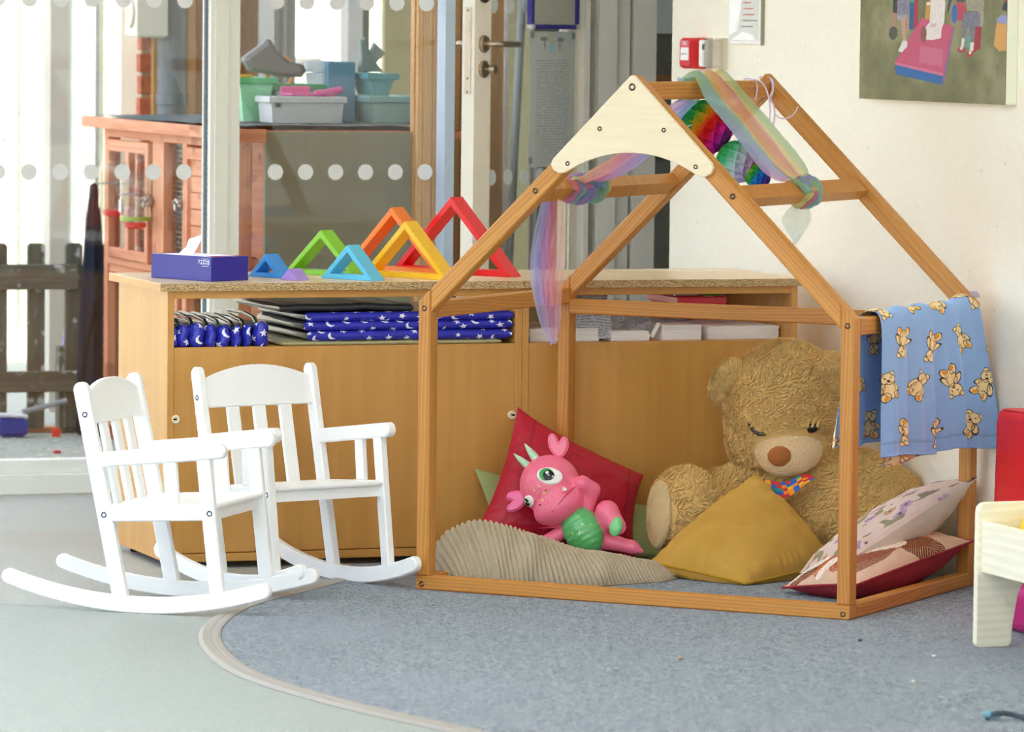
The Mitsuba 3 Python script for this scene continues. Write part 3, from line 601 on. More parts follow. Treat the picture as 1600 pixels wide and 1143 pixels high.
single('dustpan', move(join(box(-0.07, 0.03, -0.05, 0.05, 0, 0.008, 0.003), box(-0.07, 0.03, 0.04, 0.05, 0, 0.03, 0.003), tube([(0.03, 0.0, 0.006), (0.07, 0, 0.008), (0.12, 0, 0.02)], [0.012, 0.014, 0.011], 8)), (1.17, 2.53, 1.1925), rotz(0.1)), 'paint', 'bright pink plastic dustpan lying across the grey tub outside', 'dustpan', color=L('#d8649c'))
P = [(-0.09, 0.0), (-0.07, -0.03), (0.03, -0.05), (0.10, -0.05), (0.115, -0.03), (0.105, -0.01), (0.06, 0.0), (0.02, 0.03), (-0.005, 0.07), (-0.02, 0.068), (-0.03, 0.055), (-0.09, 0.012)]
m = prism([(a, b) for a, b in P], -0.03, 0.03, 0.012); single('toy_whale', move((np.column_stack([m[0][:, 0], m[0][:, 2], m[0][:, 1]]), m[1][:, ::-1]), (1.088, 2.66, 1.2995)), 'paint', 'dark grey fin shaped plastic toy on top of the green tub outside', 'toy', color=L('#6b6a66'))
single('beaker', move(join(lathe([(0.0001, 0), (0.02, 0), (0.026, 0.055), (0.023, 0.055), (0.018, 0.004), (0.0001, 0.004)], 18)), (0.995, 2.76, 1.25)), 'paint', 'small pale blue beaker standing in the green tub outside', 'beaker', color=L('#a9d4e8'), smooth=35)
single('toy_block', box(0.985, 1.04, 2.68, 2.72, 1.235, 1.257, 0.004), 'paint', 'yellow toy block on the edge of the green tub', 'toy block', color=L('#d9b23e'))
single('toy_hoop', move(tube([(0.05*math.cos(a), 0, 0.05*math.sin(a)) for a in np.linspace(0, 2*PI, 25)[:-1]], 0.008, 8, False, True), (1.14, 2.72, 1.262), rotz(0.3)), 'paint', 'orange plastic toy hoop behind the grey fin toy', 'hoop', color=L('#e29a45'))
tub('storage_tub', 'flat box with a green lid under the grey fin shaped toy', 'tub', 1.10, 1.26, 2.64, 2.86, RZ, 1.225, L('#cfe0d8'), rcolor=L('#3f9a63'))
for i in range(3):
    r0, r1, z = 0.034+0.004*i, 0.04+0.004*i, 1.19+0.038*i
    single('stacked_cup', move(lathe([(0.0001, 0), (r0, 0), (r1, 0.036), (r1-0.003, 0.036), (r0-0.003, 0.003), (0.0001, 0.003)], 20), (1.262, 2.7, z)), 'paint', f'{("bottom", "middle", "top")[i]} one of three stacked blue white cups by the grey roof post', 'cup', 'stacked cups outside', color=L('#d7e3e8'), smooth=35)
single('crate', join(box(1.27, 1.36, 2.62, 2.63, RZ, 1.30, 0.003), box(1.27, 1.28, 2.63, 2.78, RZ, 1.30, 0.003), box(1.35, 1.36, 2.63, 2.78, RZ, 1.30, 0.003), box(1.27, 1.36, 2.78, 2.79, RZ, 1.30, 0.003), box(1.28, 1.35, 2.63, 2.78, RZ, RZ+0.01, 0)), 'paint', 'tall slate blue crate on the hutch roof behind the stacked cups', 'crate', color=L('#5f8fa8'))
tub('storage_tub', 'large cloudy teal tub at the right end of the hutch roof', 'tub', 1.375, 1.555, 2.5, 2.85, RZ, 1.19, L('#9cbcb4'), rcolor=L('#7fa9a2'))
tub('storage_tub', 'smaller teal tub standing on the large cloudy tub', 'tub', 1.385, 1.475, 2.55, 2.75, 1.195, 1.262, L('#6fa8ac'), rcolor=L('#5f9aa0'))
P = [(0, 0), (0.08, 0), (0.055, 0.03), (0.085, 0.06), (0.05, 0.095), (0.035, 0.06), (0.02, 0.11), (0.0, 0.1), (0.005, 0.05)]
m = prism(P, 0, 0.03, 0.004); single('sand_spade', move((np.column_stack([m[0][:, 0], m[0][:, 2], m[0][:, 1]]), m[1][:, ::-1]), (1.38, 2.63, 1.268)), 'paint', 'jagged grey teal sand toy standing on the smaller teal tub', 'toy', color=L('#7d8f8d'))
single('fabric_bag', move((lambda s: (s.vertices*np.array([0.035, 0.03, 0.025]), s.faces))(trimesh.creation.icosphere(3)), (1.53, 2.45, 1.128)), 'cloth', 'dark violet cloth bag slumped at the right edge of the hutch roof', 'bag', color=L('#5c586c'), smooth=True)
# leaning and lying things at the foot of the fence
br = thing('broom', 'blue headed broom with a grey handle leaning on the picket fence', 'broom')
put('brush_head', box(0.50, 0.597, 3.86, 3.92, 0.004, 0.072, 0.014), 'cloth', br, L('#2c3f8f'), label='blue bristle brush head')
put('head_cover', move(join(box(-0.055, 0.05, -0.032, 0.032, 0, 0.012, 0.005)), (0.548, 3.89, 0.071), roty(0.06)), 'paint', br, L('#d4d9dd'), label='white top of the brush head')
put('handle', tube([(0.585, 3.89, 0.088), (0.65, 3.90, 0.100), (0.742, 3.90, 0.124)], 0.0095, 10), 'paint', br, L('#8f9799'), label='grey tube handle')
single('leaning_plank', move(box(-0.014, 0.014, -0.01, 0.01, 0, 0.62, 0.002, 'z'), (0.556, 4.12, 0.0), roty(-0.03)), 'paint', 'narrow olive plank leaning behind the picket fence', 'plank', color=L('#8a8446'))
single('timber_offcut', box(0.635, 0.84, 4.05, 4.12, 0.0, 0.02, 0.003, 'x'), 'cedar', 'flat brown timber offcut on the ground behind the fence', 'timber')
single('red_block', box(0.690, 0.716, 3.88, 3.905, 0.0, 0.03, 0.002), 'paint', 'small bright red block at the foot of the picket fence', 'block', color=L('#e03a2c'))
single('red_scrap', box(0.543, 0.566, 3.28, 3.30, 0.0, 0.01, 0.002), 'paint', 'tiny red plastic scrap on the paving near the glass', 'scrap', color=L('#b83038'))
m = trimesh.creation.icosphere(4); v = m.vertices.copy(); v = np.sign(v)*np.abs(v)**0.7
single('blue_barrel', (v*np.array([0.075, 0.075, 0.2])+np.array([0.865, 4.15, 0.205]), m.faces), 'paint', 'rounded blue plastic barrel behind the right end of the fence', 'barrel', color=L('#3c4fa6'), smooth=True)
pr = [(0.0001, 0), (0.045, 0.0), (0.05, 0.1), (0.042, 0.4), (0.026, 0.7), (0.012, 0.86), (0.0001, 0.87)]
V, F = lathe(pr, 14); V[:, :2] *= (1+0.18*np.cos(7*np.arctan2(V[:, 1], V[:, 0])))[:, None]
single('folded_parasol', move((V, F), (0.842, 3.93, 0.0), rotx(0.0)), 'cloth', 'dark navy folded parasol standing between the fence and the hutch', 'parasol', color=L('#272c38'), smooth=50)
single('strap', tube([(0.835, 3.85, 0.55), (0.82, 3.84, 0.44), (0.79, 3.84, 0.30), (0.775, 3.85, 0.12), (0.77, 3.85, 0.02)], [0.006, 0.008, 0.011, 0.012, 0.012], 6), 'cloth', 'black strap hanging down beside the folded parasol', 'strap', color=L('#1f2225'))
# end of the neighbouring building: brick pier, rain pipe, boards, window frames
WY = 4.25
bw = 'wall_outside'
struct(bw, join(box(1.10, 1.165, WY+0.02, WY+0.3, 0, 2.6, 0), box(1.20, 1.66, WY+0.05, WY+0.3, 0, 2.6, 0)), 'matt', color=L('#b9a690'))
for i in range(34):
    z = 0.02+0.0765*i
    put('brick', box(1.09+0.003*(i % 2), 1.127, WY, WY+0.05, z, z+0.064, 0.003, 'x'), 'brick', bw)
scene['brick'] = two({'type': 'principled', 'base_color': proc(lambda p, n, uv: mix(lin('#9a5238'), lin('#b8694a'), noise(p.x*90, p.y*90, p.z*50))), 'roughness': 0.9})
scene['timber'] = two({'type': 'principled', 'base_color': proc(pine('#a8753f', '#dcb27a')), 'roughness': 0.6})
scene['timber_dark'] = two({'type': 'principled', 'base_color': proc(pine('#7a4f2e', '#a3764e')), 'roughness': 0.7})
for a, b, mt in ((1.129, 1.15, 'timber'), (1.237, 1.287, 'timber'), (1.288, 1.33, 'timber_dark'), (1.40, 1.46, 'timber_dark'), (1.461, 1.515, 'timber_dark')): put('board', box(a, b, WY-0.02, WY+0.02, 0.0, 2.6, 0.003, 'z'), mt, bw)
single('rain_pipe', join(move(lathe([(0.052, 0.0), (0.052, 2.6)], 28), (1.193, WY-0.045, 0)), move(lathe([(0.0525, 1.13), (0.056, 1.132), (0.056, 1.17), (0.0525, 1.172)], 28), (1.193, WY-0.045, 0))), 'paint', 'thick grey rain pipe between timber boards outside', 'pipe', color=L('#6c7375'), smooth=35)
hb_ = thing('wall_heater', 'cream metal box fixed high beside the brick pier outside', 'wall box')
put('case', box(1.035, 1.145, WY-0.16, WY-0.001, 1.365, 1.62, 0.008), 'paint', hb_, L('#cfc9b8'))
put('grille', move(lathe([(0.001, 0), (0.05, 0), (0.052, 0.004), (0.048, 0.008), (0.001, 0.006)], 24), (1.034, WY-0.08, 1.45), roty(-PI/2)), 'paint', hb_, L('#b9b5a6'))
w2 = 'window_2'
struct(w2, join(box(1.515, 1.568, WY-0.04, WY+0.05, 0, 2.6, 0.004), box(1.84, 1.895, WY-0.04, WY+0.05, 0, 2.6, 0.004), box(1.568, 2.3, WY-0.02, WY+0.03, 2.3, 2.4, 0.003)), 'paint', color=L('#e2e5e4'))
put('side_panel', box(1.568, 1.655, WY-0.01, WY+0.02, 0, 2.3, 0.002), 'paint', w2, L('#8f928e'), label='grey side panel of the outside window')
put('side_panel', box(1.895, 1.93, WY-0.01, WY+0.02, 0, 2.3, 0.002), 'paint', w2, L('#8f928e'))
put('beading', join(box(1.578, 1.59, WY-0.02, WY-0.01, 0, 2.3, 0.001), box(1.61, 1.62, WY-0.02, WY-0.01, 0, 2.3, 0.001)), 'paint', w2, L('#a9aca8'))
# timber cladding by the door
cl = 'wall_cladding'
struct(cl, box(1.39, 1.49, 2.115, 2.15, 0.0, 2.6, 0), 'timber')
for a, b in ((1.395, 1.4125), (1.4135, 1.4455), (1.4465, 1.480)): put('board', box(a, b, 2.095, 2.115, 0.0, 2.6, 0.003, 'z'), 'timber', cl)
for a in (1.80, 1.85, 1.90, 1.95): put('board', box(a, a+0.0485, 3.0, 3.02, 0.0, 2.6, 0.003, 'z'), 'timber', cl)
put('corner_strip', box(1.999, 2.012, 2.99, 3.02, 0.0, 2.6, 0.002), 'paint', cl, L('#f6f6f2'))
single('leaning_pole', tube([(1.86, 2.62, 0.0), (2.06, 2.95, 1.9)], 0.014, 10), 'paint', 'grey broom pole leaning outside behind the open glass door', 'pole', color=L('#9aa09e'))
# sunlit white building across the yard with double glazed doors
wf = 'wall_far'
struct(wf, join(box(-8, 1.36, 7.6, 7.8, 0, 3.0, 0), box(1.785, 2.2, 7.6, 7.8, 0, 3.0, 0)), 'matt', color=L('#c9cac2'))
fd = 'door_3'
struct(fd, join(box(1.30, 1.362, 7.52, 7.6, 0, 2.4, 0.004), box(1.366, 1.448, 7.53, 7.6, 0, 2.4, 0.004), box(1.687, 1.74, 7.53, 7.6, 0, 2.4, 0.004), box(1.744, 1.785, 7.52, 7.6, 0, 2.4, 0.004), box(1.448, 1.687, 7.53, 7.6, 2.2, 2.4, 0.004), box(1.448, 1.687, 7.53, 7.6, 0.0, 0.12, 0.004)), 'paint', color=L('#c8cbc6'))
put('gasket', box(1.448, 1.456, 7.535, 7.6, 0.1, 2.2, 0), 'matt', fd, L('#4b4e52'))
scene['far_pane'] = two({'type': 'principled', 'base_color': {'type': 'rgb', 'value': L('#b4c0ae')}, 'roughness': 0.12, 'specular': 0.6})
put('pane', box(1.456, 1.687, 7.56, 7.58, 0.12, 2.2, 0), 'far_pane', fd)
for x in (1.375, 1.41): put('pull_handle', tube([(x, 7.52, 0.94), (x, 7.49, 0.95), (x, 7.49, 1.16), (x, 7.52, 1.17)], 0.005, 8), 'metal', fd, L('#c9c9c4'))
struct('wall_yard', box(1.5, 14, 12.0, 12.2, 0, 4.0, 0), 'matt', color=L('#d5d6cf'))
put('shade_strip', box(1.788, 1.812, 7.5, 7.6, 0, 2.4, 0.003), 'paint', fd, L('#6d746c'))  # dark strip painting in the shade beside the far door frame
single('garden_screen', box(2.3, 3.3, 5.2, 5.24, 0.0, 2.2, 0.004), 'matt', 'cream garden screen beyond the open glass door', 'screen', color=L('#a39c78'))
sh = thing('garden_shed', 'pale garden shed with a grey sloping roof far across the sunlit yard', 'shed')
put('wall', box(2.45, 3.6, 11.0, 11.9, 0, 0.95, 0.01), 'matt', sh, L('#b9bab0'))
put('roof', move(box(-0.7, 0.75, -0.6, 0.6, 0, 0.05, 0.01), (3.05, 11.3, 1.04), roty(-0.22)), 'matt', sh, L('#5d605f'))
put('gutter', box(2.4, 3.7, 10.9, 10.96, 0.86, 0.93, 0.006), 'matt', sh, L('#6d706a'))
struct('added_canopy', join(box(0.93, 5.5, GY+0.1, 5.0, 2.72, 2.80, 0), box(0.93, 1.0, 4.9, 5.0, 0, 2.72, 0)), 'matt', color=L('#b9b6aa'))  # unseen roof, added to keep sky light off the hutch and tubs
# alcove seen through the gap right of the door frame
nb = thing('notice_board', 'grey board with papers pinned on it, in the gap beside the cream wall', 'board')
put('board', box(2.15, 3.3, 3.12, 3.15, 0.2, 2.4, 0.004), 'matt', nb, L('#6f7067'))
put('paper', box(2.50, 2.72, 3.105, 3.112, 1.40, 2.0, 0.001), 'matt', nb, L('#cfd6d8'))
put('paper', box(2.48, 2.56, 3.098, 3.104, 1.55, 1.62, 0.001), 'matt', nb, L('#3e6f66'))
put('lower_panel', box(2.15, 3.3, 3.08, 3.118, 0.2, 1.245, 0.004), 'matt', nb, L('#8e9489'))
put('dark_rail', box(2.15, 3.3, 3.06, 3.116, 1.19, 1.262, 0.004), 'timber_dark', nb)
put('picture', box(2.40, 2.62, 3.06, 3.079, 0.98, 1.13, 0.002), 'matt', nb, L('#5c564e'))
bc = thing('bentwood_chair', 'dark bentwood chair back standing in the gap beside the cream wall', 'chair')
put('back_hoop', tube(smooth_line([(2.40, 2.8, 0.0), (2.40, 2.82, 0.5), (2.405, 2.84, 0.78), (2.39, 2.85, 0.86), (2.33, 2.86, 0.9), (2.2, 2.86, 0.9)], 40), 0.014, 10), 'timber_dark', bc)
put('seat', box(2.1, 2.44, 2.45, 2.84, 0.43, 0.46, 0.008), 'timber_dark', bc)
put('leg', tube([(2.42, 2.48, 0), (2.41, 2.48, 0.44)], 0.014, 8), 'timber_dark', bc)
put('leg', tube([(2.14, 2.48, 0), (2.15, 2.48, 0.44)], 0.014, 8), 'timber_dark', bc)
# ================================================================== THINGS ON AND IN THE CUPBOARDS
TY = math.radians(-62); td = np.array([math.cos(TY), math.sin(TY), 0]); tp = np.array([-math.sin(TY), math.cos(TY), 0])
TRI = frame(td, (0, 0, 1), np.cross(td, (0, 0, 1)))     # polygon (along the base, up), extruded towards -tp
def triangle(col, hexc, ax, ay, h, wall, label, solid=False, half=None):
    b = half or h*1.06
    out = ccw([(-b, 0), (b, 0), (0, h)]); t_ = wall
    if solid: m = prism([(-b, 0), (b, 0), (0.0015, h), (-0.0015, h)], -0.048, 0, 0.0012)
    else:
        I = inset(out, t_); n = 3; e = 0.0012
        O1, I1 = inset(out, e), inset(out, t_-e)
        V, F = [], []
        loops = [(I, -0.048+e), (out, 0)]                # strips: outer wall, inner wall, two faces, chamfers
        def strip(A, za, B, zb):
            k = len(V)
            for i in range(3):
                j = (i+1) % 3; s = len(V); V.extend([(*A[i], za), (*A[j], za), (*B[j], zb), (*B[i], zb)]); F.extend([(s, s+1, s+2), (s, s+2, s+3)])
        z0, z1 = -0.048, 0.0
        strip(O1, z0, out, z0+e); strip(out, z0+e, out, z1-e); strip(out, z1-e, O1, z1)
        strip(O1, z1, I1, z1); strip(I1, z1, I, z1-e); strip(I, z1-e, I, z0+e); strip(I, z0+e, I1, z0); strip(I1, z0, O1, z0)
        m = (np.array(V, float), np.array(F))
    m = move((m[0], m[1]), (ax, ay, ZT+0.0004), TRI)
    return single('toy_triangle', m, 'lacquer', label, 'toy', None, color=L(hexc))
scene['lacquer'] = vmat(0.32, 0.5)
triangle('red', '#e0151b', 0.909, 0.348, 0.209, 0.0175, 'largest hollow toy triangle, red, on the cupboard top')
triangle('orange', '#ef7a12', 0.768, 0.435, 0.178, 0.0165, 'orange hollow toy triangle standing behind the yellow one')
triangle('yellow', '#f2bb17', 0.72, 0.174, 0.151, 0.016, 'yellow hollow toy triangle between the orange and the red one')
triangle('green', '#83c628', 0.532, 0.327, 0.121, 0.0155, 'lime green hollow toy triangle behind the light blue one', half=0.138)
triangle('aqua', '#5fbfe0', 0.54, 0.114, 0.0915, 0.0145, 'light blue hollow toy triangle at the front edge of the cupboard top')
triangle('blue', '#3a8fdc', 0.353, 0.242, 0.0625, 0.0135, 'small mid blue hollow toy triangle next to the tissue box')
triangle('lilac', '#a889d6', 0.376, 0.102, 0.0305, 0.01, 'smallest toy triangle, solid and lilac', True)
# tissue box
tb = thing('tissue_box', 'dark blue tissue box with a white tissue pulled out, on the cupboard top', 'tissue box')
ta = math.radians(-64.5); TA = np.array([0.050, 0.277, ZT+0.0004]); du_ = np.array([math.cos(ta), math.sin(ta), 0]); dv_ = np.array([-math.sin(ta), math.cos(ta), 0])
TR = frame(du_, dv_, (0, 0, 1))
def tbx(m): return move(m, TA, TR)
Lx, Ly, Lz = 0.238, 0.130, 0.0640
put('carton', tbx(box(0, Lx, 0, Ly, 0, Lz, 0.0012)), 'gloss', tb, L('#3b3a92'))
put('end_panel', tbx(box(Lx, Lx+0.0005, 0.002, Ly-0.002, 0.002, Lz-0.0015, 0)), 'gloss', tb, L('#2b2696'))
put('top_print', tbx(join(box(0.03, 0.205, 0.012, 0.118, Lz, Lz+0.0004, 0), box(0.002, 0.236, 0.002, 0.006, Lz, Lz+0.0004, 0))), 'matt', tb, L('#d9d6e6'))
put('top_print', tbx(join(*[box(0.21, 0.226, 0.02+0.02*i, 0.032+0.02*i, Lz, Lz+0.0005, 0) for i in range(5)])), 'matt', tb, L('#b8394a'))
def letters(txt, h, x, z, col='#e8e8f4', bold=True):
    m = meshkit.text_mesh(txt, h, 0.0004, bold); v = m.vertices
    w_ = np.column_stack([v[:, 0]+x, -v[:, 2]-0.0001, v[:, 1]+z])
    put('lettering', tbx((w_, m.faces)), 'matt', tb, L(col))
wid = np.ptp(meshkit.text_mesh('72328', 0.0105, 0.0004, True).vertices[:, 0])
letters('72328', 0.0105, Lx-0.008-wid, 0.0445)
put('lettering', tbx(join(*[box(Lx-0.036+0.0034*i, Lx-0.0338+0.0034*i, -0.0005, 0.0, 0.0575, 0.0592, 0) for i in range(8)], *[box(Lx-0.036+0.0034*i, Lx-0.0338+0.0034*i, -0.0005, 0.0, 0.0385, 0.0405, 0) for i in range(8)])), 'matt', tb, L('#d5d5ea'))
n1, n2 = 24, 20
s, t_ = np.meshgrid(np.linspace(0, 1, n1), np.linspace(0, 1, n2), indexing='ij')
tx = 0.072+0.012*t_-0.0+(s-0.5)*(0.052+0.02*t_-0.030*t_**3)+0.012*np.sin(t_*2.0)*0; ty = 0.062+0.016*np.sin(s*7+t_*1.5)*(0.35+t_*0.4)+0.02*(t_-0.5); tz = Lz-0.004+t_*(0.044+0.012*s-0.016*np.abs(s-0.85))
put('tissue', tbx((np.stack([tx, ty, tz], -1).reshape(-1, 3), grid(n1, n2))), 'cloth', tb, L('#f4f4f4'), smooth=True, label='white paper tissue')
# star mats: dark vinyl with a royal blue star and moon print on the front
def star_print(p, n, uv):
    c = 0.050
    u, v = uv.x/c, uv.y/c
    col = mi.Color3f(*L('#2a2fa6'))
    col = col*(0.85+0.3*noise(uv.x*60, uv.y*40))
    for ox, oy, sd in ((0.0, 0.0, 1), (0.5, 0.5, 5)):
        i, j = dr.floor(u+ox), dr.floor(v+oy)
        r1, r2, r3, r4 = cell_rand(i, j, sd), cell_rand(i, j, sd+1), cell_rand(i, j, sd+2), cell_rand(i, j, sd+3)
        x, y = u+ox-i-0.5+(r1-0.5)*0.3, v+oy-j-0.5+(r2-0.5)*0.3
        a = dr.atan2(y, x)+r3*2; r = dr.sqrt(x*x+y*y)
        k = dr.abs(a/(2*PI/5)-dr.round(a/(2*PI/5)))*2
        size = 0.15+0.07*r4
        star = r < size*(0.45+0.55*(1-k)*(1-k))*1.05
        moon = (r < 0.24) & (dr.sqrt(dr.square(x-0.12)+dr.square(y-0.08)) > 0.22)
        on = dr.select(r3 < 0.55, star, (r3 < 0.78) & moon)
        col = dr.select(on, mi.Color3f(*L('#e4e6f2')), col)
    return col
scene['star_vinyl'] = two({'type': 'principled', 'base_color': proc(star_print), 'roughness': 0.3, 'specular': 0.5})
def slab(x0, x1, y0, y1, z0, z1, r, sag, seed, n=9):
    """a soft padded mat lying flat: rounded front and back edge, slightly wavy; returns (front cover, rest)"""
    h = (z1-z0)/2; m = 61
    xs = np.linspace(x0, x1, m)
    wav = sag*(meshkit.fbm(np.column_stack([xs*7, xs*0+seed, xs*0]), 3, seed)-0.5)*2
    edge = np.minimum(1, np.minimum(xs-x0, x1-xs)/0.012+0.55)
    an = np.linspace(-PI/2, PI/2, n)
    fr = [np.column_stack([xs, 0*xs+y0+r-r*np.cos(a), z0+h+wav+h*np.sin(a)*edge]) for a in an]
    fr = np.concatenate(fr); F = grid(n, m)
    uv = np.column_stack([np.tile(xs, n)+seed*0.37, np.repeat(np.cumsum(np.full(n, (z1-z0+2*r)/n)), m)+seed*0.11])
    bk = np.concatenate([np.column_stack([xs, 0*xs+y1-r+r*np.cos(a), z0+h+wav+h*np.sin(a)*edge]) for a in an])
    top = np.concatenate([fr[-m:], bk[-m:]]); bot = np.concatenate([fr[:m], bk[:m]])
    rest = join((bk, F), (top, grid(2, m)), (bot, grid(2, m)))
    ends = []
    for i in (0, m-1):
        ring = np.concatenate([fr[i::m], bk[i::m][::-1]]); c = ring.mean(0); k = len(ring)
        bul = -0.006 if i == 0 else 0.004
        ends.append((np.vstack([ring, c+[bul, 0, 0]]), np.array([[q, (q+1) % k, k] for q in range(k)])))
    return (fr, F, uv), join(rest, *ends)
BLK = L('#1d1f26')
def star_mat(x0, x1, z0, z1, label, seed, y0=0.022, sag=0.002, color=BLK, cover='star_vinyl', group='star mats stacked on the shelf'):
    k = thing('play_mat', label, 'mat', None)
    f, rest = slab(x0, x1, y0, 0.455, z0, z1, 0.014, sag, seed)
    if cover: put('print_cover', f, cover, k, smooth=True, label='royal blue cover with white stars and moons'); put('backing', rest, 'gloss', k, color, smooth=40)
    else: put('pad', join((f[0], f[1]), rest), 'gloss', k, color, smooth=40)
    return k
SZ = 0.5785
star_mat(0.335, 0.945, SZ, SZ+0.0125, 'khaki backed mat at the bottom of the star mat stack', 3, color=L('#aaa67a'), cover=None, sag=0.0012)
star_mat(0.405, 0.973, SZ+0.013, SZ+0.0385, 'lower star printed mat in the stack, just above the khaki one', 5, 0.018)
star_mat(0.395, 0.977, SZ+0.040, SZ+0.0635, 'middle star printed mat, lower half of the thick folded pair', 8, 0.020, sag=0.001)
star_mat(0.398, 0.978, SZ+0.0638, SZ+0.0875, 'upper star printed mat in the stack, below the black one', 12, 0.019, sag=0.001)
star_mat(0.330, 0.70, SZ+0.089, SZ+0.108, 'shiny black folded mat lying on top of the stack', 15, 0.03, color=L('#2d2f33'), cover=None, sag=0.004)
# upright mats leaning in a row at the left end of the shelf
ups = [(0.045, 0.024, 0.053), (0.071, 0.034, 0.060), (0.109, 0.042, 0.064), (0.147, 0.030, 0.060), (0.181, 0.036, 0.058), (0.216, 0.028, 0.056), (0.245, 0.024, 0.060), (0.283, 0.040, 0.066)]
words = ['leftmost', 'second', 'third', 'fourth', 'fifth', 'sixth', 'seventh', 'rightmost']
for i, (xc, w_, hh) in enumerate(ups):
    k = thing('folded_star_mat', f'{words[i]} of the small star mats standing on edge in the shelf', 'mat', None)
    n, m = 11, 13
    an = np.linspace(0, PI, n); zs = np.linspace(0, 1, m)
    A, Zz = np.meshgrid(an, zs, indexing='ij')
    squ = (np.sin(np.pi*np.clip(Zz, 0, 1))**0.25*0.25+0.78)
    X = xc-np.cos(A)*w_/2*squ+0.002*np.sin(9*Zz+i); Y = 0.052-np.sin(A)*0.028*squ; Z = SZ+0.0005+Zz*hh*(1-0.10*np.abs(np.cos(A)))
    V = np.stack([X, Y, Z], -1).reshape(-1, 3)
    uv = np.column_stack([(A/PI*w_*1.5+i*0.217).ravel(), (Zz*hh+i*0.13).ravel()])
    put('print_cover', (V, grid(n, m), uv), 'star_vinyl', k, smooth=True)
    put('backing', join(box(xc-w_*0.45, xc+w_*0.45, 0.048, 0.38, SZ+0.0005, SZ+hh*0.93, 0.008)), 'gloss', k, BLK)
    put('strap', tube([(xc-w_*0.3, 0.046, SZ+hh*0.93), (xc-w_*0.15, 0.09, SZ+hh+0.006), (xc+0.0, 0.2, SZ+hh+0.012), (xc+0.005, 0.36, SZ+hh+0.01)], 0.0055, 8), 'gloss', k, L(('#22252b', '#2f4a48', '#1c1e22')[i % 3]), label='dark carrying strap')
# papers and boxes in the right cupboard
def paper_stack(x0, x1, y0, y1, h, label, z0=SZ, color='#eceae6', cover=None):
    k = thing('paper_stack', label, 'papers'); n = max(2, int(h/0.006)); rs = np.random.RandomState(int(x0*1000))
    for i in range(n):
        a, b = rs.uniform(-0.002, 0.002, 2); put('sheet', box(x0+a, x1+a, y0+b, y1+b, z0+h*i/n, z0+h*(i+1)/n-0.0003, 0), 'matt', k, (np.array(L(color))*rs.uniform(0.9, 1.0)).tolist())
    return k
paper_stack(1.045, 1.242, 0.08, 0.36, 0.034, 'white paper stack at the left end of the right hand shelf')
paper_stack(1.276, 1.385, 0.07, 0.30, 0.026, 'low stack of white booklets beside the rolled sheet')
paper_stack(1.425, 1.540, 0.08, 0.33, 0.040, 'white paper stack on a tan card in the middle of the shelf')
paper_stack(1.560, 1.768, 0.08, 0.36, 0.035, 'long white paper stack at the right end of the shelf')
single('card_folder', box(1.042, 1.245, 0.30, 0.31, SZ+0.036, 0.70, 0.001), 'matt', 'pale yellow card folder standing behind the left paper stack', 'folder', color=L('#ece3b4'))
single('rolled_sheet', tube([(1.395, 0.08, SZ+0.008), (1.418, 0.085, SZ+0.045)], 0.006, 10), 'matt', 'rolled white sheet leaning beside the booklets', 'paper roll', color=L('#e8e6e2'))
def doc(p, n, uv):
    ln = smoothstep(0.30, 0.22, dr.abs(uv.y*110-dr.round(uv.y*110)))*smoothstep(0.25, 0.45, noise(uv.x*260, dr.round(uv.y*110)*3.1))*smoothstep(0.02, 0.03, uv.x)
    return mix(lin('#c4c7cc'), lin('#7d838c'), ln*0.7)
scene['printed_page'] = two({'type': 'principled', 'base_color': proc(doc), 'roughness': 0.8})
def sheet(nm, P00, P10, P01, amp, seed, mat, label, cat='paper', n=26, color=None):
    s, t_ = np.meshgrid(np.linspace(0, 1, n), np.linspace(0, 1, n), indexing='ij'); P00, P10, P01 = map(lambda q: np.asarray(q, float), (P00, P10, P01))
    nn = unit(np.cross(P10-P00, P01-P00))
    V = P00+s[..., None]*(P10-P00)+t_[..., None]*(P01-P00)+nn*(amp*(meshkit.fbm(np.stack([s*4, t_*4, s*0], -1), 3, seed)-0.5)*2)[..., None]
    lw, lh = np.linalg.norm(P10-P00), np.linalg.norm(P01-P00)
    return single(nm, (V.reshape(-1, 3), grid(n, n), np.stack([s*lw, t_*lh], -1).reshape(-1, 2)), mat, label, cat, None, smooth=True, color=color)
sheet('printed_sheet', (1.135, 0.10, SZ+0.006), (1.285, 0.075, SZ+0.004), (1.15, 0.20, SZ+0.126), 0.010, 3, 'printed_page', 'curled printed sheet hanging over the left paper stack')
sheet('printed_sheet', (1.30, 0.14, SZ+0.030), (1.41, 0.12, SZ+0.028), (1.33, 0.22, SZ+0.07), 0.012, 6, 'printed_page', 'crumpled printed sheet over the white booklets')
sheet('printed_sheet', (1.43, 0.20, SZ+0.046), (1.56, 0.20, SZ+0.043), (1.44, 0.32, SZ+0.062), 0.008, 9, 'printed_page', 'loose printed sheet lying on the middle paper stack')
single('clipboard_case', box(1.27, 1.32, 0.22, 0.42, SZ, SZ+0.045, 0.004), 'paint', 'dark slate folder box behind the booklets', 'box', color=L('#4d5357'))
k = tub('letter_tray', 'translucent red tray high at the back of the right hand shelf', 'tray', 1.49, 1.618, 0.12, 0.34, 0.645, 0.69, L('#d93a4a'), taper=0.006, wall=0.003, mat='gloss')
for a in (1.497, 1.606): put('stand', box(a, a+0.005, 0.335, 0.34, SZ, 0.645, 0), 'gloss', k, L('#b3202c'))
kk = thing('scissors', 'green handled scissors on the red tray', 'scissors')
put('blades', join(move(box(-0.07, 0.0, -0.004, 0.004, 0, 0.002, 0), (1.56, 0.16, 0.694), rotz(0.08)), move(box(-0.07, 0.0, -0.004, 0.004, 0, 0.002, 0), (1.56, 0.16, 0.696), rotz(-0.08))), 'metal', kk, L('#a8aaa8'))
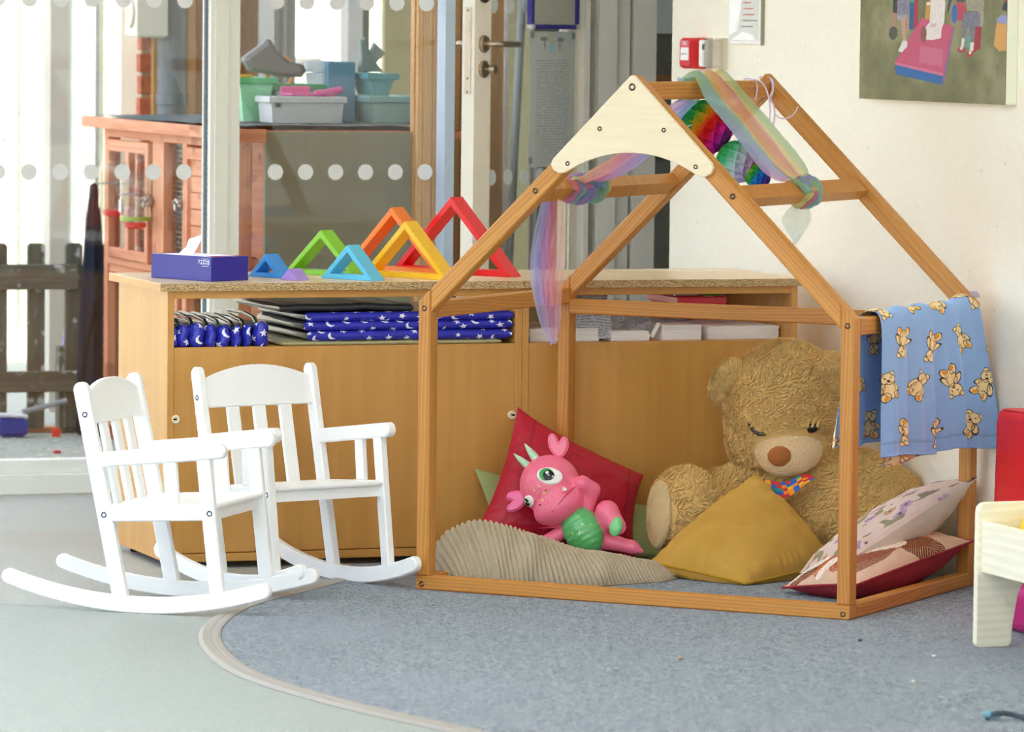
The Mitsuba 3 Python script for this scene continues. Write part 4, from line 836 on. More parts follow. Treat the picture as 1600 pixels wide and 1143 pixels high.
put('handles', move(join(*[tube([(0.02+0.022*math.cos(a), s_*0.012+0.009*math.sin(a), 0) for a in np.linspace(0, 2*PI, 20)[:-1]], 0.004, 8, False, True) for s_ in (-1, 1)]), (1.575, 0.16, 0.697)), 'paint', kk, L('#5fae3a'))
# ================================================================== SOFT THINGS IN THE PLAY HOUSE
def pillow(c00, c10, c11, c01, th, seed, n=64, asym=0.0, pinch=0.05, wr=0.004, p=2.2, q=0.62, sagdir=None, sag=0.0, wscale=7.0):
    """a stuffed square cushion between four seam corners; returns the two shells (front, back) with uv in 0..1 and the seam line"""
    s, t = np.meshgrid(np.linspace(0, 1, n), np.linspace(0, 1, n), indexing='ij')
    a, b = 2*s-1, 2*t-1
    s2 = 0.5+(s-0.5)*(1-pinch*(1-b*b)*np.abs(a)**3); t2 = 0.5+(t-0.5)*(1-pinch*(1-a*a)*np.abs(b)**3)
    c00, c10, c11, c01 = (np.asarray(c, float) for c in (c00, c10, c11, c01))
    B = ((1-s2)*(1-t2))[..., None]*c00+(s2*(1-t2))[..., None]*c10+(s2*t2)[..., None]*c11+((1-s2)*t2)[..., None]*c01
    nn = unit(np.cross(c10-c00, c01-c00))
    prof = (np.clip(1-np.abs(a)**p, 0, 1)*np.clip(1-np.abs(b)**p, 0, 1))**q
    edge = np.clip(np.minimum(1-np.abs(a), 1-np.abs(b))*6, 0, 1)
    w1 = wr*(meshkit.fbm(np.stack([s*wscale, t*wscale, s*0+seed], -1), 3, seed)-0.5)*2*edge
    w2 = wr*(meshkit.fbm(np.stack([s*wscale, t*wscale, s*0+seed+9], -1), 3, seed+4)-0.5)*2*edge
    # short pleats running in from the seams
    pl = wr*0.9*np.sin(t*60+4*np.sin(t*13+seed))*np.exp(-((1-np.abs(a))*9)**2)*(1-np.abs(b)**4)+wr*0.9*np.sin(s*60+4*np.sin(s*11+seed))*np.exp(-((1-np.abs(b))*9)**2)*(1-np.abs(a)**4)
    if sagdir is not None: B = B+(sag*(1-a*a)*(1-b*b))[..., None]*np.asarray(sagdir, float)
    F1 = B+nn*(prof*th/2*(1-asym)+w1+pl*edge)[..., None]; F2 = B-nn*(prof*th/2*(1+asym)+w2+pl*edge)[..., None]
    uv = np.stack([s, t], -1).reshape(-1, 2)
    G_ = grid(n, n)
    i = np.arange(n)
    seam = np.concatenate([B[i, 0], B[-1, i][1:], B[i[::-1], -1][1:], B[0, i[::-1]][1:-1]])
    return (F1.reshape(-1, 3), G_, uv), (F2.reshape(-1, 3), G_[:, ::-1], uv), seam
def floor_clip(m, z=0.0075):
    v = m[0].copy(); d = v[:, 2] < z; v[d, 2] = z+(v[d, 2]-z)*0.02; return (v,)+tuple(m[1:])
def cushion(nm, label, corners, th, seed, front, back=None, fcol=None, bcol=None, piping=None, pr=0.004, cat='cushion', **kw):
    k = thing(nm, label, cat); f, b, seam = pillow(*corners, th, seed, **kw)
    f, b = floor_clip(f), floor_clip(b); seam = floor_clip((seam,), 0.009)[0]
    put('front_cover', f, front, k, fcol, smooth=True); put('back_cover', b, back or front, k, bcol if bcol is not None else fcol, smooth=True)
    if piping is not None: put('piping', tube(seam, pr, 7, False, True), 'cloth', k, piping, smooth=True)
    return k
# camera-wise frame for the group: right, away, up (the group is turned towards the room)
GR, GF = np.array([0.9416, -0.3367, 0]), np.array([0.3367, 0.9416, 0])
def silkred(p, n, uv):
    h = noise(uv.x*24, uv.y*340)*0.6+noise(uv.x*300, uv.y*24)*0.4
    band = smoothstep(0.02, 0.0, dr.abs(uv.x-0.13))+smoothstep(0.02, 0.0, dr.abs(uv.x-0.87))
    return mix(mix(lin('#a3122a'), lin('#c41c36'), h), lin('#86102a'), dr.clip(band, 0, 1)*0.5)
scene['silk_red'] = two({'type': 'principled', 'base_color': proc(silkred), 'roughness': 0.45, 'specular': 0.4, 'sheen': 0.3})
def rp(x, y, z): return np.array([x, y, z])
cushion('cushion', 'shiny crimson cushion standing on its corner behind the pink dragon', (rp(0.800, -0.16, 0.075), rp(1.262, -0.17, 0.018), rp(1.318, -0.075, 0.228), rp(0.965, -0.055, 0.415)), 0.125, 4, 'silk_red', wr=0.006, p=3.0, pinch=0.09)
# olive cushion behind it
cushion('cushion', 'pale olive green cushion wedged behind the crimson one', (rp(0.90, -0.10, 0.02), rp(1.375, -0.17, 0.015), rp(1.352, -0.05, 0.14), rp(0.853, -0.03, 0.252)), 0.075, 9, 'cloth', fcol=L('#9aa46c'), wr=0.003)
# corduroy: ribs run across, real relief
def corduroy_cushion():
    k = thing('cushion', 'slumped beige corduroy cushion at the front left of the play house', 'cushion')
    n = 260; s, t = np.meshgrid(np.linspace(0, 1, n), np.linspace(0, 1, n), indexing='ij'); a, b = 2*s-1, 2*t-1
    # s runs from the left end to the tip on the right, t over the top from front to back
    P0 = np.array([0.595, -0.455, 0.0]); P1 = np.array([1.235, -0.520, 0.0])
    c = P0+s[..., None]*(P1-P0)
    prof = np.array([0.075, 0.128, 0.150, 0.150, 0.138, 0.120, 0.104, 0.090, 0.076, 0.060, 0.044, 0.026, 0.010])
    hgt = np.interp(s, np.linspace(0, 1, len(prof)), prof)
    dep = np.interp(s, [0, 0.05, 0.2, 0.6, 0.9, 1], [0.03, 0.10, 0.15, 0.155, 0.085, 0.012])
    an = PI*t
    off = -np.cos(an)*dep; z = np.sin(an)**0.8*hgt
    fold = 0.016*np.exp(-((s-0.30-0.22*t)/0.035)**2)-0.010*np.exp(-((s-0.235-0.2*t)/0.03)**2)+0.012*np.exp(-((s-0.62-0.1*t)/0.05)**2)-0.012*np.exp(-((s-0.135+0.02*t)/0.016)**2)
    lump = 0.016*(meshkit.fbm(np.stack([s*5, t*3, s*0], -1), 3, 2)-0.5)*2
    back = np.array([0.06, 1.0, 0]); back /= np.linalg.norm(back)
    V = c+off[..., None]*back; V[..., 2] += z
    def normals(V):
        N = np.cross(np.gradient(V, axis=0), np.gradient(V, axis=1)); return N/(np.linalg.norm(N, axis=-1, keepdims=True)+1e-9)
    N = normals(V)
    if N[n//2, n//2, 2] < 0: N = -N
    ph = (s*0.66+0.10*np.sin(t*3.0+0.6)*0.5+0.035*np.sin(s*9+2)*(t-0.4)+0.02*meshkit.fbm(np.stack([s*3, t*2, s*0+4], -1), 2, 5))/0.0125
    rib = np.abs(np.sin(PI*ph))**0.7
    V = V+N*(fold*np.sin(2*an)*np.where(t < 0.5, 1.0, 0.2)+lump*np.sin(an))[..., None]
    V = V+N*(0.0095*rib)[..., None]
    V[..., 2] = np.maximum(V[..., 2], 0.0075)
    col = np.array(L('#b3a58d'))*(0.95+0.1*meshkit.noise(np.stack([s*300, t*200, s*0], -1))[..., None])
    put('cover', (V.reshape(-1, 3), grid(n, n)), 'cloth', k, col.reshape(-1, 3), smooth=True)
    # tongue of the cover lying out on the right
    m = 80; s2, t2 = np.meshgrid(np.linspace(0, 1, m), np.linspace(0, 1, m), indexing='ij')
    w_ = 0.075*(1-s2)**0.8+0.004; V = np.array([1.08, -0.50, 0.0])+s2[..., None]*np.array([0.20, -0.03, 0])+((t2-0.5)*2*w_)[..., None]*np.array([0.2, 1, 0])
    V[..., 2] = 0.008+0.045*np.sin(PI*t2)**0.7*(1-s2**2.2)
    rib2 = np.abs(np.sin(PI*(t2*9+0.6*s2)))**0.7; V[..., 2] += 0.0085*rib2
    put('cover_end', (V.reshape(-1, 3), grid(m, m)), 'cloth', k, L('#b0a28a'), smooth=True)
    return k
corduroy_cushion()
def mustard(p, n, uv):
    f = noise(uv.x*500, uv.y*500); g = fbm(uv.x*6, uv.y*6)
    return mix(lin('#b58737'), lin('#cda252'), f*0.4+g*0.6)
scene['mustard'] = two({'type': 'principled', 'base_color': proc(mustard), 'roughness': 0.9, 'sheen': 0.5, 'specular': 0.1})
cushion('cushion', 'mustard yellow cushion leaning on the teddy bear, corner towards the room', (rp(1.345, -0.735, 0.012), rp(1.655, -0.60, 0.035), rp(1.465, -0.50, 0.268), rp(1.170, -0.505, 0.045)), 0.15, 13, 'mustard', wr=0.013, piping=L('#b08a2c'), pr=0.0035, q=0.5, p=2.6, wscale=3.6, pinch=0.03)
# leaf print cushion lying flat and floral cushion tipped up on it
def frond(uv, cx, cy, ang, ln, wd, fr):
    c_, s_ = math.cos(ang), math.sin(ang)
    x = (uv.x-cx)*c_+(uv.y-cy)*s_; y = -(uv.x-cx)*s_+(uv.y-cy)*c_
    t = x/ln; w_ = wd*dr.sqrt(dr.maximum(t*(1-t), 0))*2
    leaf_ = dr.abs(dr.sin((x-dr.abs(y)*0.9)*fr))
    return (t > 0) & (t < 1) & (dr.abs(y) < w_) & (leaf_ > 0.34)
def leafprint(p, n, uv):
    k = mix(lin('#d9b9a2'), lin('#cfa88f'), fbm(uv.x*6, uv.y*6))
    for i, (cx, cy, a, ln, wd, col) in enumerate(((-0.02, 0.1, 0.6, 0.5, 0.13, '#6b3b2c'), (0.1, 0.0, 1.1, 0.55, 0.14, '#7a4630'), (0.35, 0.05, 1.3, 0.6, 0.16, '#b5623a'), (0.5, 0.1, 0.9, 0.5, 0.14, '#a8583a'), (0.75, 0.05, 1.6, 0.5, 0.14, '#8a4f3a'), (0.2, 0.45, 0.4, 0.5, 0.14, '#8a4f3a'), (0.55, 0.45, 0.7, 0.45, 0.15, '#b5623a'), (0.0, 0.55, 0.9, 0.5, 0.14, '#5f352a'), (0.7, 0.6, 0.2, 0.4, 0.13, '#7a4630'))):
        k = dr.select(frond(uv, cx, cy, a, ln, wd, 150.0), c3(lin(col)), k)
    for cx, cy, a, ln, wd in ((0.05, 0.03, 0.9, 0.35, 0.07), (0.42, 0.02, 1.5, 0.3, 0.06), (0.6, 0.3, 1.0, 0.35, 0.08)):
        k = dr.select(frond(uv, cx, cy, a, ln, wd, 190.0), c3(lin('#efe2d4')), k)
    return k
scene['leaf_print'] = two({'type': 'principled', 'base_color': proc(leafprint), 'roughness': 0.9, 'specular': 0.1})
cushion('cushion', 'leaf print cushion with brick red sides, lying along the right base rail', (rp(1.368, -0.915, 0.022), rp(1.434, -1.235, 0.066), rp(1.885, -0.935, 0.128), rp(1.815, -0.62, 0.13)), 0.135, 21, 'leaf_print', 'cloth', bcol=L('#8e3038'), piping=L('#97353c'), pr=0.003, wr=0.006, pinch=0.03, asym=0.25)
def floral(p, n, uv):
    k = mix(lin('#e0c9bd'), lin('#d3b9ae'), fbm(uv.x*5, uv.y*5))
    d1, d2, r = mikit.voronoi(uv.x*5.5+0.3, uv.y*5.5)
    pet = noise(uv.x*46, uv.y*46)
    k = mix(k, lin('#a985a8'), smoothstep(0.36, 0.30, d1+0.12*pet)*dr.select(r < 0.45, 1.0, 0.0)*0.85)
    k = mix(k, lin('#b8895c'), smoothstep(0.34, 0.28, d1+0.12*pet)*dr.select((r >= 0.45) & (r < 0.72), 1.0, 0.0)*0.8)
    k = mix(k, lin('#6b2f4a'), smoothstep(0.12, 0.08, d1+0.06*pet)*0.85)
    lf = noise(uv.x*13+5, uv.y*17)
    k = mix(k, lin('#7c7a55'), smoothstep(0.72, 0.78, lf)*0.8)
    return mix(k, lin('#5c3a66'), smoothstep(0.09, 0.05, dr.sqrt(dr.square(uv.x-1)+dr.square(uv.y))))
scene['floral'] = two({'type': 'principled', 'base_color': proc(floral), 'roughness': 0.7, 'specular': 0.3})
cushion('cushion', 'floral cushion with a cream back, tipped up on the leaf print cushion', (rp(1.482, -1.055, 0.100), rp(1.918, -0.885, 0.287), rp(1.885, -0.57, 0.215), rp(1.495, -0.72, 0.032)), 0.125, 31, 'floral', 'cream_back', wr=0.007, p=2.6, pinch=0.03, asym=0.3)
def creamback(p, n, uv): return mix(lin('#cbbfae'), lin('#dccfbd'), fbm(uv.x*9, uv.y*9))
scene['cream_back'] = two({'type': 'principled', 'base_color': proc(creamback), 'roughness': 0.6, 'specular': 0.3, 'sheen': 0.3})
# ------------------------------------------------------------------ the big teddy bear
class Field:
    """smooth union of ellipsoids and capsules, meshed with manifold's level set"""
    def __init__(s, k): s.p, s.k = [], k
    def ell(s, c, r, ax=None):
        R = np.eye(3) if ax is None else np.stack([unit(q) for q in ax]); s.p.append(('e', np.asarray(c, float), np.asarray(r, float), R)); return s
    def cap(s, a, b, ra, rb): s.p.append(('c', np.asarray(a, float), np.asarray(b, float), (ra, rb))); return s
    def ev(s, P):
        d = None
        for q in s.p:
            if q[0] == 'e':
                l = (P-q[1]) @ q[3].T; k0 = np.linalg.norm(l/q[2], axis=-1); k1 = np.linalg.norm(l/q[2]**2, axis=-1)+1e-9; v = k0*(k0-1)/k1
            else:
                a, b, (ra, rb) = q[1:]; ab = b-a; t = np.clip(((P-a) @ ab)/(ab @ ab), 0, 1); v = np.linalg.norm(P-a-t[..., None]*ab, axis=-1)-(ra+(rb-ra)*t)
            if d is None: d = v
            else: h = np.clip(0.5+0.5*(d-v)/s.k, 0, 1); d = d*(1-h)+v*h-s.k*h*(1-h)
        return d
    def mesh(s, lo, hi, e):
        """evaluated on a grid in numpy; the level set reads it by trilinear lookup"""
        lo, hi = np.asarray(lo, float), np.asarray(hi, float); n = np.ceil((hi-lo)/(e*0.7)).astype(int)+1; st = (hi-lo)/(n-1)
        X = np.stack(np.meshgrid(*[lo[i]+st[i]*np.arange(n[i]) for i in range(3)], indexing='ij'), -1)
        D = s.ev(X.reshape(-1, 3)).reshape(n)
        Dl = D
        nx, ny, nz = (int(q) for q in n); l0, l1, l2 = (float(q) for q in lo); s0, s1, s2 = (float(q) for q in st)
        flat = D.ravel().tolist()
        def f(x, y, z):
            x = (x-l0)/s0; y = (y-l1)/s1; z = (z-l2)/s2
            i = int(x); j = int(y); k = int(z)
            i = 0 if i < 0 else (nx-2 if i > nx-2 else i); j = 0 if j < 0 else (ny-2 if j > ny-2 else j); k = 0 if k < 0 else (nz-2 if k > nz-2 else k)
            a = x-i; b = y-j; c = z-k; o = (i*ny+j)*nz+k; q = ny*nz
            c0 = (flat[o]*(1-a)+flat[o+q]*a)*(1-b)+(flat[o+nz]*(1-a)+flat[o+q+nz]*a)*b
            c1 = (flat[o+1]*(1-a)+flat[o+q+1]*a)*(1-b)+(flat[o+nz+1]*(1-a)+flat[o+q+nz+1]*a)*b
            return -(c0*(1-c)+c1*c)
        m = manifold3d.Manifold.level_set(f, [*lo, *hi], e).to_mesh()
        t = trimesh.Trimesh(np.array(m.vert_properties[:, :3]), np.array(m.tri_verts)); trimesh.smoothing.filter_taubin(t, iterations=4); return t
def fur(mesh, n, ln, rad, seed, col, flow=(0, 0, -1), lay=0.8, curl=0.5, spread=0.10):
    """tufts of plush: thin bent spikes standing on the mesh"""
    r = np.random.RandomState(seed); P, fi = trimesh.sample.sample_surface(mesh, n, seed=seed); N = mesh.face_normals[fi]
    t = np.asarray(flow, float)-N*(N @ np.asarray(flow, float))[:, None]; t /= np.linalg.norm(t, axis=1, keepdims=True)+1e-6
    sw = meshkit.noise(P*38, seed)*2*PI; b = np.cross(N, t)
    d = t*np.cos(sw*curl)[:, None]+b*np.sin(sw*curl)[:, None]
    L_ = ln*(0.6+0.8*r.rand(n))[:, None]; w_ = rad*(0.7+0.6*r.rand(n))[:, None]
    a = r.rand(n)*2*PI; e1 = t*np.cos(a)[:, None]+b*np.sin(a)[:, None]; e2 = np.cross(N, e1)
    ring = [e1, -0.5*e1+0.866*e2, -0.5*e1-0.866*e2]
    base = P-N*0.002; mid = P+(N*0.75+d*lay*0.45)*L_*0.5; tip = P+(N*0.55+d*lay)*L_
    V = np.stack([base+w_*q for q in ring]+[mid+w_*0.8*q for q in ring]+[tip], 1).reshape(-1, 3)
    f = np.array([[0, 1, 4], [0, 4, 3], [1, 2, 5], [1, 5, 4], [2, 0, 3], [2, 3, 5], [3, 4, 6], [4, 5, 6], [5, 3, 6]])
    F = (np.arange(n)[:, None, None]*7+f[None]).reshape(-1, 3)
    c = np.asarray(col)*(1-spread+2*spread*r.rand(n))[:, None]*(0.88+0.24*meshkit.fbm(P*14, 3, seed))[:, None]
    return V, F, np.repeat(c, 7, 0)
B0 = np.array([1.605, -0.345, 0.0])
def BP(a, b, z): return B0+a*GR+b*GF+np.array([0, 0, z])
GU = np.array([0, 0, 1.0])
hd = unit(-GF*0.93-GU*0.36+GR*(-0.06)); hu_ = unit(GU-hd*(GU @ hd)); hr = np.cross(hu_, -hd); hr = unit(np.cross(-hd, hu_)) # face direction, head up
if hr @ GR < 0: hr = -hr
HC = BP(0.005, 0.0, 0.424)
def HDP(x, y, z): return HC+x*hr+y*hu_+z*hd          # right, up, out of the face
FURC = np.array(L('#d6b472'))
bear = thing('teddy_bear', 'big shaggy honey beige teddy bear sitting in the corner of the play house', 'teddy bear')
bd = Field(0.035)
bd.ell(BP(0.115, 0.03, 0.135), (0.185, 0.16, 0.165), (GR, GF, GU))                    # belly
bd.ell(BP(0.06, 0.05, 0.22), (0.15, 0.11, 0.10), (GR, GF, GU))                        # chest
bd.ell(HC, (0.158, 0.182, 0.150), (hr, hu_, hd))                                      # head
bd.ell(HDP(-0.078, -0.082, 0.05), (0.068, 0.062, 0.065), (hr, hu_, hd)).ell(HDP(0.078, -0.08, 0.05), (0.068, 0.062, 0.065), (hr, hu_, hd))   # cheeks
bd.cap(BP(-0.05, 0.03, 0.235), BP(-0.165, -0.01, 0.215), 0.052, 0.045)                # arm on our left
bd.cap(BP(0.22, 0.02, 0.25), BP(0.295, -0.01, 0.185), 0.062, 0.07).cap(BP(0.295, -0.01, 0.185), BP(0.28, -0.10, 0.09), 0.07, 0.05)   # arm on our right
bd.cap(BP(0.02, -0.03, 0.085), BP(-0.17, -0.075, 0.125), 0.085, 0.085)                 # leg on our left
bd.ell(BP(-0.258, -0.11, 0.158), (0.096, 0.09, 0.116), (unit(GR-0.12*GF), unit(GF+0.12*GR), GU))             # foot
bd.cap(BP(0.20, -0.06, 0.08), BP(0.27, -0.17, 0.085), 0.085, 0.075).ell(BP(0.262, -0.06, 0.150), (0.088, 0.10, 0.080), (GR, GF, GU))                   # leg on our right
bm = bd.mesh(B0+np.array([-0.42, -0.36, -0.02]), B0+np.array([0.42, 0.30, 0.66]), 0.0105)
v = bm.vertices.copy(); v[:, 2] = np.where(v[:, 2] < 0.008, 0.008, v[:, 2]); v[:, 0] = np.minimum(v[:, 0], WX-0.012); bm = trimesh.Trimesh(v, bm.faces, process=False)
bv = np.array(bm.vertices)+np.array(bm.vertex_normals)*bump3(bm.vertices, 0.004, 60, 3)[:, None]
sole_c = BP(-0.340, -0.152, 0.156)
foot_ax = unit(-GR*0.93-GF*0.36+GU*0.05)
def mask_face(P):  # where the fur is clipped short: the muzzle and the sole
    l = (P-HDP(0.012, -0.055, 0.13)) @ np.stack([hr, hu_, hd]).T
    return np.linalg.norm(l/np.array([0.1, 0.068, 0.09]), axis=1) < 1
fv, ff, fc = fur(bm, 46000, 0.016, 0.0027, 5, FURC*1.0, lay=0.75, curl=0.7, spread=0.16)
keep = ~(mask_face(fv.reshape(-1, 7, 3)[:, 0]) | (np.linalg.norm(fv.reshape(-1, 7, 3)[:, 0]-sole_c, axis=1) < 0.068) | (fv.reshape(-1, 7, 3)[:, 0, 2] < 0.012) | (fv.reshape(-1, 7, 3)[:, 6, 0] > WX-0.004))
idx = np.where(keep)[0]; fv = fv.reshape(-1, 7, 3)[idx].reshape(-1, 3); fc = fc.reshape(-1, 7, 3)[idx].reshape(-1, 3); ff = ff[:9*len(idx)]
base_col = np.tile(FURC, (len(bv), 1))*(0.9+0.2*meshkit.fbm(bv*20, 3, 2))[:, None]
put('body', (np.vstack([bv, fv]), np.vstack([np.array(bm.faces), ff+len(bv)])), 'cloth', bear, np.vstack([base_col, fc]), smooth=True)
for c_, r_, ax_, nm_ in ((HDP(-0.155, 0.066, 0.0), (0.036, 0.064, 0.026), (unit(hr-0.42*hu_), unit(hu_+0.42*hr), hd), 1), (HDP(0.125, 0.118, 0.05), (0.040, 0.060, 0.028), (unit(hr+0.55*hu_), unit(hu_-0.55*hr), unit(hd+0.3*hr)), 2)):
    em = Field(0.02).ell(c_, r_, ax_).ell(c_+0.03*ax_[1], (r_[0]*0.8, r_[1]*0.6, r_[2]), ax_).mesh(c_-0.1, c_+0.1, 0.008)
    ev, ef, ec = fur(em, 5200, 0.015, 0.0026, 20+nm_, FURC, lay=0.7, curl=0.7, spread=0.16)
    put('ear', (np.vstack([em.vertices, ev]), np.vstack([em.faces, ef+len(em.vertices)])), 'cloth', bear, np.vstack([np.tile(FURC, (len(em.vertices), 1)), ec]), smooth=True)
def soft(c, r, ax, res=4, nz=0.0): 
    s = trimesh.creation.icosphere(res); v = s.vertices*np.asarray(r); v = v @ np.stack([unit(q) for q in ax]) + c
    if nz: v = v+s.vertex_normals*0+bump3(v, nz, 90, 1)[:, None]*(v-c)/0.08
    return v, s.faces
muz = Field(0.02).ell(HDP(0.012, -0.062, 0.125), (0.086, 0.056, 0.062), (hr, hu_, hd)).ell(HDP(0.0, -0.085, 0.13), (0.06, 0.035, 0.05), (hr, hu_, hd)).mesh(HDP(0, -0.07, 0.13)-0.13, HDP(0, -0.07, 0.13)+0.13, 0.007)
mv, mf, mc = fur(muz, 9000, 0.006, 0.0017, 8, L('#ead3a8'), lay=0.7, curl=0.6, spread=0.06)
put('muzzle', (np.vstack([muz.vertices, mv]), np.vstack([muz.faces, mf+len(muz.vertices)])), 'cloth', bear, np.vstack([np.tile(np.array(L('#dfc594')), (len(muz.vertices), 1)), mc]), smooth=True, label='pale clipped muzzle')
put('nose', soft(HDP(-0.012, -0.050, 0.184), (0.031, 0.029, 0.013), (hr, hu_, hd)), 'cloth', bear, L('#a8673a'), smooth=True, label='oval brown nose')
put('eye', soft(HDP(0.072, 0.012, 0.142), (0.016, 0.013, 0.010), (hr+0.15*hu_, hu_, hd)), 'gloss', bear, L('#14120f'), smooth=True, label='black eye')
put('eyelid_seam', tube([HDP(-0.095, 0.012, 0.118), HDP(-0.082, 0.001, 0.135), HDP(-0.066, -0.004, 0.146), HDP(-0.050, -0.004, 0.152)], [0.002, 0.0055, 0.006, 0.003], 8), 'gloss', bear, L('#2a2118'), label='dark crease of the hidden eye')
for q in range(3): put('brow_tuft', tube([HDP(0.06+0.012*q, 0.020, 0.150), HDP(0.062+0.013*q, 0.032, 0.148), HDP(0.066+0.014*q, 0.040, 0.143)], [0.004, 0.003, 0.0006], 6), 'cloth', bear, (FURC*0.9).tolist())
# clipped sole of the foot
so = Field(0.01).ell(sole_c+foot_ax*(-0.012), (0.022, 0.060, 0.088), (foot_ax, np.cross(GU, foot_ax), GU)).mesh(sole_c-0.11, sole_c+0.11, 0.007)
sv, sf, sc_ = fur(so, 6000, 0.004, 0.0015, 12, L('#dcc69a'), lay=0.8, curl=0.5, spread=0.06)
put('foot_pad', (np.vstack([so.vertices, sv]), np.vstack([so.faces, sf+len(so.vertices)])), 'cloth', bear, np.vstack([np.tile(np.array(L('#d3b98a')), (len(so.vertices), 1)), sc_]), smooth=True, label='pale clipped sole of the foot')
# patterned neck scarf
def scarfprint(p, n, uv):
    a = cell_rand(uv.x*11, uv.y*5); k = mix(lin('#c8242f'), lin('#d9403a'), noise(uv.x*50, uv.y*50))
    k = dr.select(a < 0.25, c3(lin('#2f62b5')), dr.select(a < 0.42, c3(lin('#e7b52c')), dr.select(a < 0.52, c3(lin('#e98a2a')), dr.select(a < 0.6, c3(lin('#2b8a8a')), k))))
    return k
scene['scarf_print'] = two({'type': 'principled', 'base_color': proc(scarfprint), 'roughness': 0.9})
n1, n2 = 40, 12
s, t_ = np.meshgrid(np.linspace(0, 1, n1), np.linspace(0, 1, n2), indexing='ij')
X = -0.080+0.145*s+0.012*t_; Zz = 0.238+0.022*s+0.006*np.sin(s*9)-t_*(0.046*(1-s)**0.7*np.clip(s*9, 0.4, 1)+0.008); Yy = -0.125-0.03*np.sin(s*PI)-0.02*t_
put('neck_scarf', ((B0+X[..., None]*GR+Yy[..., None]*GF+Zz[..., None]*GU).reshape(-1, 3), grid(n1, n2), np.stack([s, t_], -1).reshape(-1, 2)), 'scarf_print', bear, smooth=True, label='bright patterned neck scarf')
# ================================================================== SCARF, LANTERNS, RIBBON, BLANKET, DRAGON
scene['gauze'] = {'type': 'mask', 'opacity': 0.80, 'bsdf': {'type': 'principledthin', 'base_color': VC, 'roughness': 0.8, 'diff_trans': 0.9, 'spec_trans': 0.0}}
scene['gauze_thin'] = {'type': 'mask', 'opacity': 0.55, 'bsdf': {'type': 'principledthin', 'base_color': VC, 'roughness': 0.8, 'diff_trans': 0.9, 'spec_trans': 0.0}}
RB = np.array([L(c) for c in ('#b892d2', '#8fa6e2', '#8cc7c4', '#a9cf8f', '#e6dc82', '#eeb47a', '#ea8f8a', '#df7fb4')])
def rainbow(t):
    t = np.mod(t, 1)*len(RB); i = np.floor(t).astype(int); f = (t-i)[..., None]; f = f*f*(3-2*f)
    return (RB[i % len(RB)]*(1-f)+RB[(i+1) % len(RB)]*f)*0.84+0.12
def hpts(P): P = np.asarray(P, float); return HO+P[..., :1]*HU+P[..., 1:2]*HV+P[..., 2:3]*HZ
def ribbon_sheet(A, B, nu, nv, folds, amp, seed, col, bulge=0.0):
    """cloth between two edge lines given in house coordinates"""
    A, B = smooth_line(A, nu), smooth_line(B, nu); t = np.linspace(0, 1, nv)
    P = A[:, None]*(1-t)[None, :, None]+B[:, None]*t[None, :, None]
    N = np.cross(np.gradient(P, axis=0), np.gradient(P, axis=1)); N /= np.linalg.norm(N, axis=-1, keepdims=True)+1e-9
    s = np.linspace(0, 1, nu)[:, None]
    w_ = amp*(np.sin(t[None]*folds*2*PI+3*np.sin(s*3+seed))+0.6*(meshkit.fbm(np.stack([s*6+0*t, 0*s+t*9, 0*s+0*t+seed], -1), 3, seed)-0.5)*2)
    P = P+N*w_[..., None]; P[..., 2] += bulge*np.sin(PI*s)
    return hpts(P).reshape(-1, 3), grid(nu, nv), col(s+0*t, 0*s+t).reshape(-1, 3)
sc = thing('chiffon_scarf', 'sheer rainbow chiffon scarf draped over the ridge and knotted on both side bars', 'scarf')
def kn(t, xs, ys):
    r = np.zeros(np.broadcast(t, *ys).shape)
    for i in range(len(xs)-1):
        f = np.clip((t-xs[i])/(xs[i+1]-xs[i]), 0, 1); m = (t >= xs[i]) & (t <= xs[i+1]); r = np.where(m, ys[i]*(1-f)+ys[i+1]*f, r)
    return r
def colR(s, t): return rainbow(kn(t, [0, 0.25, 0.5, 0.65, 0.8, 1.0], [0.46-0.58*s+0*t, 0.27-0.14*s+0*t, 0.62+0*s+0*t, 0.68+0.06*s+0*t, 0.5+0*s+0*t, 0.34+0*s+0*t]))
A = [(0.555, 0.30, 1.262), (0.572, 0.32, 1.292), (0.590, 0.335, 1.3035), (0.615, 0.32, 1.287), (0.68, 0.262, 1.222), (0.738, 0.241, 1.166), (0.801, 0.232, 1.103), (0.838, 0.27, 1.056), (0.853, 0.33, 1.044)]
B = [(0.555, 0.53, 1.262), (0.570, 0.535, 1.292), (0.586, 0.533, 1.3045), (0.612, 0.525, 1.290), (0.66, 0.512, 1.245), (0.718, 0.520, 1.187), (0.785, 0.508, 1.121), (0.84, 0.485, 1.066), (0.860, 0.46, 1.046)]
v, f, c = ribbon_sheet(A, B, 90, 46, 2.6, 0.0055, 3, colR); put('draped_length', (v, f), 'gauze', sc, c, smooth=True)
v2, f2, c2 = ribbon_sheet([(a, b+0.06*i/8, z-0.012) for i, (a, b, z) in enumerate(A)], [(a, b-0.02-0.05*i/8, z-0.012) for i, (a, b, z) in enumerate(B)], 80, 36, 2.0, 0.005, 8, lambda s, t: rainbow(0.3+0.5*t+0.3*s)); put('draped_length', (v2, f2), 'gauze_thin', sc, c2, smooth=True)
def colL(s, t): return rainbow(0.95+0.34*t-0.5*s*(1-0.4*t))
A = [(0.592, 0.262, 1.232), (0.565, 0.225, 1.213), (0.503, 0.165, 1.150), (0.452, 0.135, 1.100), (0.405, 0.10, 1.058), (0.36, 0.13, 1.038), (0.338, 0.17, 1.034)]
B = [(0.585, 0.40, 1.235), (0.545, 0.395, 1.195), (0.468, 0.380, 1.118), (0.428, 0.365, 1.078), (0.392, 0.345, 1.046), (0.36, 0.335, 1.035), (0.335, 0.33, 1.032)]
